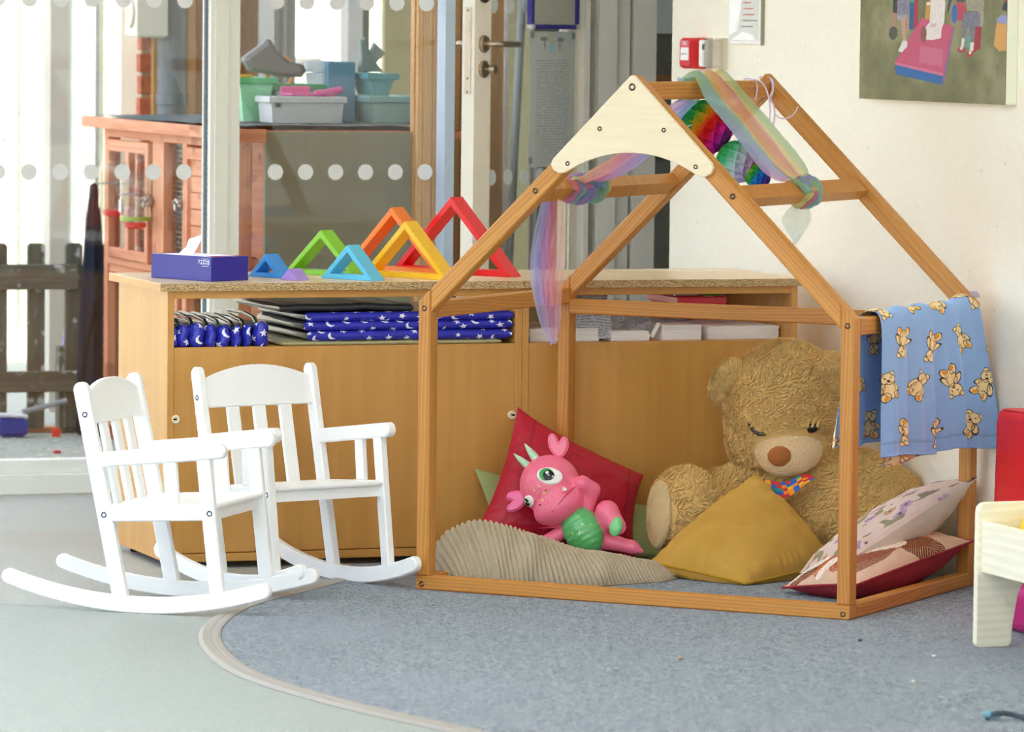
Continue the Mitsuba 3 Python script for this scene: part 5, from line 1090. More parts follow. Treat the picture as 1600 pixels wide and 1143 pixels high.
v, f, c = ribbon_sheet(A, B, 80, 40, 2.2, 0.007, 5, colL, -0.012); put('draped_length', (v, f), 'gauze', sc, c, smooth=True)
v, f, c = ribbon_sheet([(0.592, 0.262, 1.232), (0.59, 0.265, 1.25), (0.572, 0.28, 1.29)], [(0.585, 0.40, 1.235), (0.58, 0.42, 1.26), (0.572, 0.46, 1.29)], 12, 20, 2, 0.003, 1, lambda s, t: rainbow(0.1+0.5*t)); put('draped_length', (v, f), 'gauze', sc, c, smooth=True)
def wrap(u, z, v0, v1, turns, r, rad, col, seed, nm='wrapped_turn'):
    """flattened turns of cloth wound round a bar"""
    n = int(60*turns); th = np.linspace(0, 2*PI*turns, n); rs = np.random.RandomState(seed)
    sq = 1/np.maximum(np.abs(np.cos(th+pa)), np.abs(np.sin(th+pa)))**0.55
    wob = 1+0.10*np.sin(th*2.3+seed)+0.06*np.sin(th*5.1+seed)
    P = np.column_stack([u+r*sq*wob*np.cos(th), v0+(v1-v0)*(th/th[-1])+0.004*np.sin(th*1.7+seed), z+r*sq*wob*np.sin(th)])
    V, F = tube(hpts(P), rad*(1+0.25*np.sin(th*3+seed)), 10)
    cc = np.repeat(rainbow(col+0.25*np.linspace(0, 1, n)), 10, 0); cc = np.vstack([cc, cc[:1], cc[-1:]])
    put(nm, (V, F), 'gauze', sc, cc, smooth=True)
UL, UR, ZP = HW/2-0.266, HW/2+0.266, 1.008
for q, (v0, v1, cl, rd) in enumerate(((0.165, 0.185, 0.72, 0.008), (0.185, 0.215, 0.1, 0.009), (0.225, 0.25, 0.9, 0.012), (0.25, 0.275, 0.86, 0.011), (0.285, 0.30, 0.03, 0.008), (0.305, 0.345, 0.12, 0.013), (0.33, 0.36, 0.25, 0.010))): wrap(UL, ZP, v0, v1, 1.25, 0.0245, rd, cl, q)
for q, (v0, v1, cl, rd) in enumerate(((0.385, 0.405, 0.30, 0.010), (0.41, 0.435, 0.62, 0.011), (0.435, 0.455, 0.88, 0.009), (0.455, 0.475, 0.08, 0.013), (0.40, 0.45, 0.15, 0.012))): wrap(UR, ZP, v0, v1, 1.2, 0.0255, rd, cl, q+20)
# hanging ends
A = [(0.285, 0.12, 0.992), (0.275, 0.11, 0.93), (0.262, 0.105, 0.86), (0.262, 0.10, 0.79), (0.275, 0.10, 0.72), (0.292, 0.11, 0.66), (0.316, 0.12, 0.625)]
B = [(0.325, 0.15, 0.995), (0.330, 0.15, 0.93), (0.333, 0.145, 0.86), (0.333, 0.14, 0.79), (0.332, 0.14, 0.72), (0.330, 0.135, 0.66), (0.320, 0.125, 0.625)]
v, f, c = ribbon_sheet(A, B, 70, 34, 2.4, 0.012, 11, lambda s, t: rainbow(kn(t, [0, 0.35, 0.6, 1.0], [1.12+0*s+0*t, 0.90+0.04*s+0*t, 0.70+0.2*s+0*t, 0.52+0.36*s+0*t]))*0.8+0.18); put('hanging_end', (v, f), 'gauze_thin', sc, c, smooth=True)
v, f, c = ribbon_sheet([(a+0.01, b, z) for a, b, z in A[:5]], [(a-0.015, b-0.02, z) for a, b, z in B[:5]], 50, 26, 1.8, 0.010, 14, lambda s, t: rainbow(0.16-0.4*t)); put('hanging_end', (v, f), 'gauze_thin', sc, c, smooth=True)
A = [(0.838, 0.43, 0.985), (0.822, 0.42, 0.965), (0.812, 0.41, 0.94), (0.818, 0.42, 0.91), (0.834, 0.43, 0.878)]
B = [(0.848, 0.45, 0.985), (0.860, 0.46, 0.965), (0.864, 0.46, 0.94), (0.857, 0.45, 0.91), (0.838, 0.44, 0.878)]
v, f, c = ribbon_sheet(A, B, 40, 22, 1.6, 0.007, 17, lambda s, t: rainbow(0.42-0.16*s+0*t)*0.5+0.42); put('hanging_end', (v, f), 'gauze_thin', sc, c, smooth=True)
# honeycomb paper lanterns on a string
def lantern(c, R, cols, axis, label, ncell=9):
    c = hpts(np.array(c)[None])[0]; n, m = 150, 100
    ph, th = np.meshgrid(np.linspace(0, 2*PI, n), np.linspace(0.02, PI-0.02, m), indexing='ij')
    X, Y = ph/(2*PI)*ncell*1.43, th/PI*ncell*0.62
    u, w_ = (X+Y), (X-Y)
    e = np.minimum(np.abs(u-np.round(u)), np.abs(w_-np.round(w_)))*2
    d = np.clip(e/0.85, 0, 1)**0.7
    r = R*(1-0.40*d*np.sin(th))
    N = np.stack([np.sin(th)*np.cos(ph), np.sin(th)*np.sin(ph), np.cos(th)], -1)
    z = unit(hpts(np.array([axis]))[0]-HO); x = unit(np.cross(z, HV)); y = np.cross(z, x); N = N @ np.stack([x, y, z])
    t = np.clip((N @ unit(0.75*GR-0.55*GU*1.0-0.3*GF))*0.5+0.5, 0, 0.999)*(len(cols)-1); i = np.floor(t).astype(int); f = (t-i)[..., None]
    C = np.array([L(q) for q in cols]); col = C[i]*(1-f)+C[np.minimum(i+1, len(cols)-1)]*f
    V = c+N*r[..., None]
    return single('paper_lantern', (V.reshape(-1, 3), grid(n, m)), 'paper_glow', label, 'paper lantern', 'honeycomb lanterns', color=col.reshape(-1, 3), smooth=35 if False else True)
scene['paper_glow'] = vmat(0.7, 0.3)
lantern((0.580, 0.45, 1.166), 0.070, ('#1d6fa8', '#1f9a5a', '#35a63c', '#b9b21e', '#e8861a', '#dd2015', '#d11a2a', '#d2189a', '#5a2a8a'), (0.5, 0, -0.8), 'largest honeycomb paper lantern, green to yellow and red, under the ridge bar', 7)
lantern((0.667, 0.45, 1.080), 0.055, ('#3f9a3a', '#2ea65a', '#5fc795', '#a9d3cc', '#bcd0d8', '#b3a9cf', '#c9a0c4'), (0.5, 0, -0.8), 'mint and lavender honeycomb paper lantern below the red and green one', 7)
lantern((0.724, 0.45, 1.044), 0.034, ('#d8d23a', '#4fae2e', '#1f9a4a', '#1a8fd0', '#1f5fc4', '#5a2a9a'), (0.5, 0, -0.8), 'smallest honeycomb paper lantern, green and blue, just above the side bar', 7)
st_ = thing('curling_ribbon', 'thin pale lilac gift ribbon tied along the ridge bar with curled ends', 'ribbon')
RC = L('#d9c6dc')
for P, r in (([(0.572, 0.70, 1.285), (0.588, 0.705, 1.286), (0.606, 0.703, 1.275), (0.608, 0.70, 1.245), (0.606, 0.70, 1.232)], 0.0022),
             ([(0.60, 0.70, 1.284), (0.632, 0.69, 1.272), (0.652, 0.68, 1.235), (0.660, 0.67, 1.195), (0.657, 0.67, 1.175)], 0.0022),
             ([(0.572, 0.80, 1.288), (0.592, 0.805, 1.290), (0.612, 0.80, 1.275), (0.612, 0.79, 1.25), (0.640, 0.73, 1.225), (0.664, 0.69, 1.20), (0.664, 0.68, 1.165)], 0.0026),
             ([(0.664, 0.69, 1.20), (0.675, 0.70, 1.187), (0.69, 0.72, 1.188), (0.70, 0.74, 1.202), (0.703, 0.75, 1.216)], 0.0018),
             ([(0.606, 0.80, 1.284), (0.615, 0.79, 1.26), (0.61, 0.78, 1.235)], 0.004)):
    put('strand', tube(hpts(smooth_line(P, 30)), r, 7), 'gloss', st_, RC, smooth=True)
st2 = thing('curling_ribbon', 'shiny silver lilac ribbon hanging from the ridge beside the red and green lantern', 'ribbon')
for k in range(5):
    P = [(0.57, 0.38+0.012*k, 1.236), (0.545-0.004*k, 0.37+0.013*k, 1.208), (0.515-0.006*k, 0.355+0.014*k, 1.170), (0.50-0.007*k, 0.35+0.014*k, 1.150)]
    put('strand', tube(hpts(smooth_line(P, 20)), 0.0032, 6), 'gloss', st2, L(('#e6dfe8', '#d2c0d6', '#ece8ee', '#cdb6d2', '#e2dae4')[k]), smooth=True)
put('bow', tube(hpts(smooth_line([(0.545, 0.40, 1.165), (0.558, 0.41, 1.158), (0.572, 0.42, 1.160), (0.575, 0.42, 1.170), (0.562, 0.41, 1.172), (0.548, 0.40, 1.164), (0.552, 0.40, 1.145), (0.558, 0.40, 1.12)], 40)), 0.0028, 6), 'gloss', st2, L('#e8e2ea'), smooth=True)
# ------------------------------------------------------------------ blanket with printed bears over the right hand eave rail
def bear_motifs(S, Tm, seeds, base):
    """colours a cloth (S along the rail, Tm down the cloth, metres) with small sitting bears"""
    col = np.tile(np.asarray(base, float), S.shape+(1,)).copy(); rs = np.random.RandomState(11)
    cream, tan, dark, org = (np.array(L(h)) for h in ('#ecd2a2', '#d8a866', '#33261a', '#d9902f'))
    def el(x, y, cx, cy, rx, ry, a=0.0):
        c_, s_ = math.cos(a), math.sin(a); X, Y = (x-cx)*c_+(y-cy)*s_, -(x-cx)*s_+(y-cy)*c_
        return (np.sqrt((X/rx)**2+(Y/ry)**2)-1)*min(rx, ry)
    for (cx, cy, ang, sc_, kind) in seeds:
        dx, dy = S-cx, Tm-cy; m = (np.abs(dx) < 0.07) & (np.abs(dy) < 0.07)
        if not m.any(): continue
        c_, s_ = math.cos(ang), math.sin(ang); x, y = (dx[m]*c_+dy[m]*s_)/sc_, (-dx[m]*s_+dy[m]*c_)/sc_
        parts = [el(x, y, 0, 0.006, 0.0155, 0.021), el(x, y, 0.001*kind, -0.024, 0.0155, 0.0145), el(x, y, -0.012, -0.036, 0.0055, 0.0055), el(x, y, 0.012, -0.036, 0.0055, 0.0055),
                 el(x, y, -0.013, 0.022, 0.008, 0.012, 0.4), el(x, y, 0.013, 0.024, 0.008, 0.012, -0.4), el(x, y, -0.017, 0.002, 0.005, 0.013, 0.5), el(x, y, 0.016, 0.0, 0.005, 0.013, -0.6-0.5*kind)]
        d = np.min(parts, 0); cc = col[m]
        cc[d < 0.0016] = dark; ins = d < 0; cc[ins] = cream
        for q in parts: cc[ins & (np.abs(q) < 0.0007) & (q > d+0.0002)] = dark*1.5
        sh = ins & (x > 0.004) & (parts[0] < 0); cc[sh] = cc[sh]*0.75+tan*0.25
        for q in (el(x, y, -0.013, 0.026, 0.0045, 0.006, 0.4), el(x, y, 0.013, 0.028, 0.0045, 0.006, -0.4)): cc[q < 0] = org
        cc[el(x, y, -0.005, -0.026, 0.0018, 0.0022) < 0] = dark; cc[el(x, y, 0.006, -0.026, 0.0018, 0.0022) < 0] = dark; cc[el(x, y, 0.001, -0.019, 0.0032, 0.0024) < 0] = dark
        col[m] = cc
    return col
bl = thing('fleece_blanket', 'blue fleece blanket printed with small bears, hung over the right eave rail', 'blanket')
path = [(1.118, 0.405), (1.121, 0.50), (1.125, 0.60), (1.130, 0.68), (1.134, 0.716), (1.141, 0.731), (1.153, 0.7365), (1.166, 0.737), (1.179, 0.7335), (1.188, 0.722), (1.194, 0.70), (1.200, 0.64), (1.206, 0.55), (1.210, 0.46), (1.212, 0.385)]
nu, nv = 420, 330
path = smooth_line(path, nu); ln_ = np.concatenate([[0], np.cumsum(np.linalg.norm(np.diff(path, axis=0), axis=1))])
k_ = np.clip((ln_-0.30)/(ln_[-1]-0.30), 0, 1)
va = 0.055+0.085*np.clip(ln_/0.36, 0, 1)+0.018*np.sin(k_*PI)*0-0.012*k_; vb = 0.795+0.010*k_
t = np.linspace(0, 1, nv); Vv = va[:, None]*(1-t)+vb[:, None]*t
U, Z = np.repeat(path[:, :1], nv, 1), np.repeat(path[:, 1:], nv, 1)
out = np.clip((ln_-0.36)/0.25, 0, 1)[:, None]; inn = np.clip((0.28-ln_)/0.25, 0, 1)[:, None]
U = U+out*(0.007*np.sin(Vv*34+0.5)+0.006*np.sin(Vv*71+2)+0.036*k_[:, None]*np.exp(-((t-1.0)/0.28)**2))+inn*(0.009*np.sin(Vv*40+1)-0.018*np.exp(-((t-0.04)/0.05)**2)); U = np.where(U < 1.187, np.where(out > 0.3, 1.187, U), U)
top = np.exp(-((ln_-0.345)/0.05)**2)[:, None]
Z = Z+top*(0.004*np.sin(Vv*45)+0.012*np.exp(-((Vv-0.76)/0.035)**2))-out*(0.004*np.sin(Vv*17+1)+0.020*t*out)
seeds = []; rs = np.random.RandomState(5)
for i in range(9):
    for j in range(10):
        seeds.append((0.03+0.100*j+(0.05 if i % 2 else 0)+rs.uniform(-0.008, 0.008), 0.055+0.104*i+rs.uniform(-0.010, 0.010), rs.choice([0.2, 2.8, -0.3, 3.4, 0.1, 2.4])+rs.uniform(-0.3, 0.3), rs.uniform(0.86, 1.0), rs.uniform(-1, 1)))
base = np.array(L('#8fb0e0'))
Lm = np.repeat((ln_[-1]-ln_)[:, None], nv, 1)
col = bear_motifs(Vv*0.50, Lm, seeds, base)*(0.96+0.08*meshkit.noise(np.stack([Vv*700, Lm*700, 0*Lm], -1)))[..., None]
hem = (np.abs(Lm-0.030) < 0.0011) | (np.abs(Lm-0.034) < 0.0007); col[hem] = col[hem]*0.78
put('cloth', (hpts(np.stack([U, Vv, Z], -1)).reshape(-1, 3), grid(nu, nv)), 'cloth', bl, col.reshape(-1, 3), smooth=True)
# the lower layer of the folded blanket shows below the hem
n1, n2 = 60, 150
zz, tt = np.meshgrid(np.linspace(0.46, 0.362, n1), np.linspace(0, 1, n2), indexing='ij')
v2 = 0.165+0.66*tt; u2 = 1.196+0.004*np.sin(v2*30)+0.003*np.sin(v2*60); z2 = zz+0.012*(tt > 2)-0.006*np.sin(v2*9)+0.004*tt
c2 = bear_motifs(v2*0.5, 0.46-zz, [(0.115+0.065*i, 0.085+0.01*(i % 2), 1.4+i, 1.0, 0.3) for i in range(6)], base*0.95)
put('lower_layer', (hpts(np.stack([u2, v2, z2], -1)).reshape(-1, 3), grid(n1, n2)), 'cloth', bl, c2.reshape(-1, 3), smooth=True)
P = hpts(np.stack([U[-1], Vv[-1], Z[-1]], -1)); put('hem_edge', tube(P[::6], 0.0028, 6), 'cloth', bl, (base*0.95).tolist(), smooth=True)
put('size_tag', move(box(-0.012, 0.012, -0.001, 0.001, -0.012, 0.012, 0), hpts(np.array([[1.178, 0.80, 0.748]]))[0], HR @ rotx(0.8)), 'cloth', bl, L('#c9c4d2'), label='small care tag')
# ------------------------------------------------------------------ plush dragon
dg = thing('dragon_plush', 'pink plush dragon with a shiny green belly, lying back on the crimson cushion', 'soft toy')
du2 = unit(-0.50*GR+0.84*GU+0.16*GF); dr2 = unit(GR*0.86+0.50*GU); df2 = unit(np.cross(dr2, du2)); 
if df2 @ GF > 0: df2 = -df2
dr2 = unit(np.cross(du2, df2)); dr2 = dr2 if dr2 @ GR > 0 else -dr2
DC = np.array([0.990, -0.262, 0.222])
def D(x, y, z=0.0): return DC+x*dr2+y*du2+z*df2
PK = np.array(L('#ee6f8e'))
bod = Field(0.012)
bod.ell(D(-0.004, 0.008, 0), (0.079, 0.079, 0.066), (dr2, du2, df2)).ell(D(-0.010, -0.052, 0.022), (0.070, 0.046, 0.052), (dr2, du2, df2))      # head, muzzle
bod.ell(D(0.016, -0.145, -0.004), (0.046, 0.062, 0.040), (dr2, du2, df2))                                                                     # trunk
bod.cap(D(0.040, -0.105, 0.0), D(0.088, -0.060, 0.020), 0.017, 0.018).cap(D(0.088, -0.060, 0.02), D(0.074, -0.034, 0.038), 0.018, 0.021)          # raised arm
bod.cap(D(-0.02, -0.115, 0.0), D(-0.094, -0.118, 0.012), 0.016, 0.020)                                                                          # other arm
bod.cap(D(0.052, -0.160, 0.0), D(0.092, -0.130, 0.026), 0.026, 0.028).cap(D(0.092, -0.130, 0.026), D(0.098, -0.178, 0.045), 0.028, 0.022)          # leg
bod.cap(D(0.05, -0.19, -0.01), D(0.102, -0.240, -0.004), 0.024, 0.016).cap(D(0.102, -0.24, -0.004), D(0.118, -0.262, 0.0), 0.016, 0.006)           # tail
dm = bod.mesh(DC-np.array([0.17, 0.14, 0.26]), DC+np.array([0.25, 0.14, 0.16]), 0.0058)
dv = np.array(dm.vertices); l = (dv-DC) @ np.stack([dr2, du2, df2]).T
glit = (meshkit.noise(dv*420, 3) > 0.72)[:, None]*np.clip(1-np.linalg.norm((l-np.array([-0.035, 0.0, 0.06]))/np.array([0.05, 0.06, 0.05]), axis=1), 0, 1)[:, None]
cl_ = np.tile(PK, (len(dv), 1)); cl_ = cl_*(1-glit)+np.array(L('#f6d27a'))*glit
put('body', dm, 'plush_shine', dg, cl_, smooth=True)
scene['plush_shine'] = vmat(0.38, 0.6, sheen=0.5, sheen_tint=0.5)
gb_ = Field(0.012).ell(D(0.012, -0.140, 0.020), (0.050, 0.066, 0.036), (dr2, du2, df2)).mesh(D(0, -0.14, 0.02)-0.11, D(0, -0.14, 0.02)+0.11, 0.005)
gv = np.array(gb_.vertices); lg = (gv-D(0.006, -0.14, 0.018)) @ du2; gv = gv+np.array(gb_.vertex_normals)*(0.0016*np.abs(np.sin(lg*190)))[:, None]
gc = np.tile(np.array(L('#57b068')), (len(gv), 1)); mm = (meshkit.noise(gv*900, 2) > 0.8) & (np.abs(lg+0.005) < 0.012); gc[mm] = L('#c3c9a0')
put('belly', (gv, np.array(gb_.faces)), 'satin_green', dg, gc, smooth=True, label='shiny green ribbed belly')
scene['satin_green'] = vmat(0.25, 0.7)
put('foot_pad', soft(D(0.094, -0.176, 0.058), (0.020, 0.024, 0.010), (dr2, unit(du2+0.4*dr2), unit(df2-0.3*du2))), 'satin_green', dg, L('#6cc47c'), smooth=True, label='shiny green sole')
for x, y, ang in ((-0.030, 0.084, 0.35), (-0.002, 0.090, 0.12)):
    m = lathe([(0.011, -0.004), (0.0105, 0.008), (0.007, 0.026), (0.0025, 0.042), (0.0001, 0.046)], 14); d_ = unit(du2-ang*dr2+0.1*df2); put('horn', move(m, D(x, y, 0.0), frame(dr2, np.cross(d_, dr2), d_)), 'satin_green', dg, L('#b9dfc0'), smooth=True, label='pale mint horn')
heart = [(0.0, 0.0), (0.018, 0.012), (0.024, 0.03), (0.021, 0.042), (0.012, 0.045), (0.004, 0.036), (-0.004, 0.052), (-0.014, 0.053), (-0.019, 0.042), (-0.014, 0.016)]
def earmesh(): m = prism(smooth_line(heart+[heart[0]], 40)[:-1], -0.007, 0.007, 0.005); return m[0], m[1]
a_ = unit(dr2*0.42+du2*0.9); b_ = np.cross(a_, df2); put('ear', move(earmesh(), D(0.050, 0.056, 0.0), 1.25*frame(-b_ if b_ @ dr2 < 0 else b_, a_, df2)), 'plush_shine', dg, L('#f07a94'), smooth=40)
a_ = unit(-dr2*0.85+du2*0.12); b_ = np.cross(a_, df2); put('ear', move(earmesh(), D(-0.068, 0.010, 0.0), 1.2*frame(b_, a_, df2)), 'plush_shine', dg, L('#ee6aa0'), smooth=40)
def eye(cx, cy, cz, r, out_, tilt):
    n_ = unit(df2+out_[0]*dr2+out_[1]*du2); x_ = unit(dr2*math.cos(tilt)+du2*math.sin(tilt)); x_ = unit(x_-n_*(x_ @ n_)); y_ = np.cross(n_, x_); c_ = D(cx, cy, cz)
    e_ = put('eye', soft(c_, (r*1.15, r*0.78, r*0.30), (x_, y_, n_), 3), 'gloss', dg, L('#f1f0ea'), smooth=True, label='big embroidered eye')
    for nm, sx, sy, rr_, up_, colr in (('iris', -0.28, 0.0, 0.62, 0.33, '#3f9a52'), ('pupil', -0.08, -0.04, 0.52, 0.40, '#15161a'), ('highlight', -0.22, 0.12, 0.17, 0.475, '#f4f4f4'), ('highlight', 0.34, -0.12, 0.10, 0.46, '#dfe3e6')):
        put(nm, soft(c_+x_*sx*r+y_*sy*r+n_*up_*r*0.75, (rr_*r, rr_*r*0.92, r*0.12), (x_, y_, n_), 3), 'gloss', e_, L(colr), smooth=True)
eye(0.010, 0.024, 0.060, 0.030, (0.12, 0.30), -0.75)
eye(-0.0705, -0.004, 0.033, 0.021, (-1.7, 0.1), -0.1)
for x, y, z in ((0.026, -0.030, 0.066), (-0.052, -0.070, 0.050)): put('tooth', move(lathe([(0.006, 0), (0.005, 0.008), (0.0001, 0.013)], 12), D(x, y, z), frame(dr2, df2, unit(du2+0.5*df2))), 'matt', dg, L('#f2efe6'), smooth=True, label='small white felt tooth')
for x, y in ((-0.018, -0.004), (-0.050, -0.028)): put('nostril', soft(D(x, y, 0.071 if x > -0.03 else 0.062), (0.003, 0.002, 0.0015), (dr2, du2, df2), 2), 'matt', dg, L('#8a2a44'))
put('mouth_seam', tube([D(-0.055, -0.072, 0.052), D(-0.03, -0.060, 0.071), D(0.0, -0.050, 0.074), D(0.03, -0.038, 0.066), D(0.052, -0.032, 0.05)], 0.0012, 6), 'cloth', dg, L('#b8405f'))
# ================================================================== ON THE RIGHT WALL AND AT THE RIGHT EDGE
cv = thing('canvas_print', 'canvas photo print of children playing with soft blocks on grass, on the cream wall', 'picture')
CX, CY0, CY1, CZ0, CZ1 = 1.918, -0.096, -1.004, 1.237, 1.86
put('stretcher', box(CX+0.001, WX-0.001, CY1, CY0, CZ0, CZ1, 0.002), 'matt', cv, L('#e8ead8'))
# the print: drawn in units of the photograph's width (x right) and height (y up)
W_, H_ = CY0-CY1, CZ1-CZ0
nx_, nz_ = 460, 240
zs = np.concatenate([np.linspace(CZ0, 1.56, nz_-10), np.linspace(1.565, CZ1, 10)])
xs = np.linspace(0, 1, nx_); XX, ZZ = np.meshgrid(xs, zs, indexing='ij')
g = meshkit.fbm(np.stack([XX*9, ZZ*12, XX*0], -1), 4, 2); g2 = meshkit.noise(np.stack([XX*170, ZZ*190, XX*0], -1), 3)
col = np.array(L('#86845c'))*(0.66+0.62*g)[..., None]*(0.92+0.16*g2)[..., None]
col = col*(1-np.clip((g-0.52)*3, 0, 0.5)[..., None])+np.array(L('#a39a7c'))*np.clip((g-0.52)*3, 0, 0.5)[..., None]
PP = np.column_stack([XX.ravel(), ZZ.ravel()]); colf = col.reshape(-1, 3)
def qx(px): return (px-72.0)/1350.0
def qz(px, py): return 1.2375+((900+0.068*(px-72))-py)*0.000288
def area(pts, h, k=1.0, tex=0.0):
    P = [(qx(a), qz(a, b)) for a, b in pts]; m = inside(P, PP); c_ = np.array(L(h))*k
    colf[m] = c_*(1+tex*(meshkit.noise(np.column_stack([PP[m]*240, PP[m][:, 0]*0]))-0.5)[:, None]) if tex else c_
def blob(cx, cy, rx, ry, h, n=20, **k): area([(cx+rx*math.cos(t), cy+ry*math.sin(t)) for t in np.linspace(0, 2*PI, n)[:-1]], h, **k)
area([(548, 0), (590, 0), (585, 290), (545, 285)], '#2f5f94'); area([(540, -40), (600, -30), (590, 45), (545, 40)], '#4f9a7a'); area([(590, -10), (628, -10), (625, 250), (585, 290)], '#b03a4a')
area([(700, 40), (740, 40), (735, 220), (690, 215)], '#c99a4a')
area([(660, 190), (945, 275), (868, 715), (415, 575)], '#cd5a7b'); area([(655, 440), (860, 480), (862, 640), (640, 590)], '#d4708e'); area([(415, 575), (868, 695), (866, 722), (414, 600)], '#d8789a'); area([(945, 275), (958, 300), (880, 770), (862, 790), (868, 700)], '#9a648f')
area([(414, 600), (864, 722), (862, 800), (430, 690)], '#3a6fae')
for a in ((385, 120, 415, 260),): area([(385, 110), (425, 120), (410, 260), (375, 255)], '#b58a76')
area([(390, -60), (445, -60), (425, 130), (388, 120)], '#3f4436'); area([(430, -60), (548, -60), (545, 90), (520, 185), (425, 185), (425, 110)], '#8a8698', tex=0.7); area([(425, 150), (535, 150), (520, 190), (430, 188)], '#a9a3a8', tex=0.6)
area([(465, 185), (505, 185), (520, 390), (485, 390)], '#c7a08c'); area([(512, 175), (540, 180), (545, 320), (530, 330)], '#bb9482')
area([(485, 385), (530, 390), (530, 440), (480, 490), (442, 480)], '#e4e0da'); blob(395, 310, 42, 62, '#57564a', tex=0.5)
area([(740, 10), (765, -40), (850, -40), (875, 60), (868, 240), (845, 300), (840, 380), (760, 395), (700, 385), (690, 280), (735, 230)], '#ece0da', tex=0.25); area([(700, 50), (735, 50), (735, 80), (705, 75)], '#ece0da')
blob(680, 335, 28, 75, '#8f5a52'); area([(740, 240), (800, 250), (790, 280), (745, 275)], '#dcbcb4'); area([(785, -30), (840, -30), (830, 12), (795, 8)], '#c09a90')
area([(915, -60), (1040, -60), (1050, 60), (1010, 90), (940, 20), (905, 170), (890, 140)], '#4f5156'); blob(1005, 150, 60, 85, '#c04a5c'); blob(960, 170, 26, 85, '#3f6fb0')
area([(1085, -60), (1225, -60), (1220, 240), (1210, 310), (1190, 300), (1180, 160), (1075, 150), (1060, 40)], '#a39c88', tex=0.5); area([(1040, 165), (1185, 165), (1185, 330), (1150, 290), (1130, 420), (1100, 420), (1090, 240), (1055, 390), (1028, 385)], '#7d7c8a', tex=0.5)
area([(1150, 290), (1205, 300), (1195, 490), (1130, 530)], '#a83a44'); area([(1065, 360), (1110, 370), (1105, 470), (1065, 480)], '#6fa08c')
area([(1030, 390), (1058, 395), (1050, 470), (1022, 470)], '#e2dcd6'); area([(1108, 430), (1140, 435), (1132, 510), (1100, 512)], '#e2dcd6'); blob(1025, 492, 34, 26, '#b8424e'); blob(1104, 535, 28, 30, '#b8424e'); blob(1028, 480, 14, 14, '#e2dcd6'); blob(1106, 522, 12, 16, '#e2dcd6')
area([(1335, 260), (1430, 280), (1422, 520), (1360, 520), (1312, 470)], '#dba45c'); area([(1370, 205), (1440, 215), (1435, 290), (1335, 270), (1335, 240)], '#9a9cc8'); area([(1420, 20), (1445, 10), (1440, 190), (1375, 160)], '#3c4450'); area([(1425, 20), (1445, 15), (1442, 100), (1400, 90)], '#b03a44')
blob(450, -120, 50, 55, '#8a6a52'); blob(800, -110, 50, 55, '#9a7a62'); blob(1150, -130, 55, 60, '#7a5a48')
colf = colf*0.80+0.035
V = np.column_stack([np.full(nx_*nz_, CX), (CY0-XX*W_).ravel(), ZZ.ravel()])
put('print', (V, grid(nx_, nz_)), 'matt', cv, colf, label='printed photograph on the canvas front')
put('canvas_edge', box(CX+0.0006, CX+0.001, CY1, CY0, CZ0, CZ1, 0), 'matt', cv, L('#5d5c46'))
# fire alarm call point with its clear flap folded aside
fa = thing('fire_alarm', 'red fire alarm break glass point with a clear hinged cover, high on the cream wall', 'fire alarm')
ay0, ay1, az0, az1 = 1.165, 1.082, 1.302, 1.392
put('case', box(1.902, WX-0.0005, 1.075, 1.17, az0, az1, 0.006), 'paint', fa, L('#cf2329'))
put('face_plate', box(1.896, 1.903, 1.083, 1.163, az0+0.006, az1-0.006, 0.004), 'paint', fa, L('#d4353a'))
put('press_panel', box(1.8945, 1.897, 1.092, 1.152, az0+0.024, az0+0.062, 0.001), 'matt', fa, L('#f2efea'), label='white press panel')
for y in (1.106, 1.122, 1.138): put('arrow_mark', box(1.8938, 1.8946, y-0.004, y+0.004, az0+0.041, az0+0.0445, 0), 'matt', fa, L('#3a3a3a'))
put('symbol_panel', box(1.8945, 1.897, 1.096, 1.152, az0+0.066, az0+0.082, 0.001), 'paint', fa, L('#d9828c'))
put('flame_mark', join(box(1.8938, 1.8946, 1.120, 1.126, az0+0.069, az0+0.079, 0), box(1.8938, 1.8946, 1.112, 1.117, az0+0.069, az0+0.075, 0)), 'matt', fa, L('#f4e6e4'))
put('cover_flap', box(1.908, WX-0.002, 0.965, 1.040, az0+0.006, az1-0.005, 0.004), 'paint', fa, L('#efece4'), label='white instruction flap beside the red case')
put('clear_cover', join(box(1.90, WX-0.002, 0.915, 0.918, az0, az1, 0.001), box(1.90, 1.903, 0.918, 0.984, az0, az1, 0.001), box(1.903, WX-0.002, 0.918, 0.984, az0, az0+0.003, 0), box(1.903, WX-0.002, 0.918, 0.984, az1-0.003, az1, 0)), 'clear_plastic', fa, label='clear plastic cover')
scene['clear_plastic'] = {'type': 'thindielectric', 'int_ior': 1.5, 'specular_transmittance': {'type': 'rgb', 'value': [0.9, 0.88, 0.85]}}
put('text_block', box(1.9074, 1.9081, 0.995, 1.015, az0+0.056, az0+0.072, 0), 'matt', fa, L('#55584f'))
put('text_block', join(*[box(1.9074, 1.9081, 0.99, 1.02, az0+0.014+0.007*i, az0+0.017+0.007*i, 0) for i in range(5)]), 'matt', fa, L('#c9c6bf'))
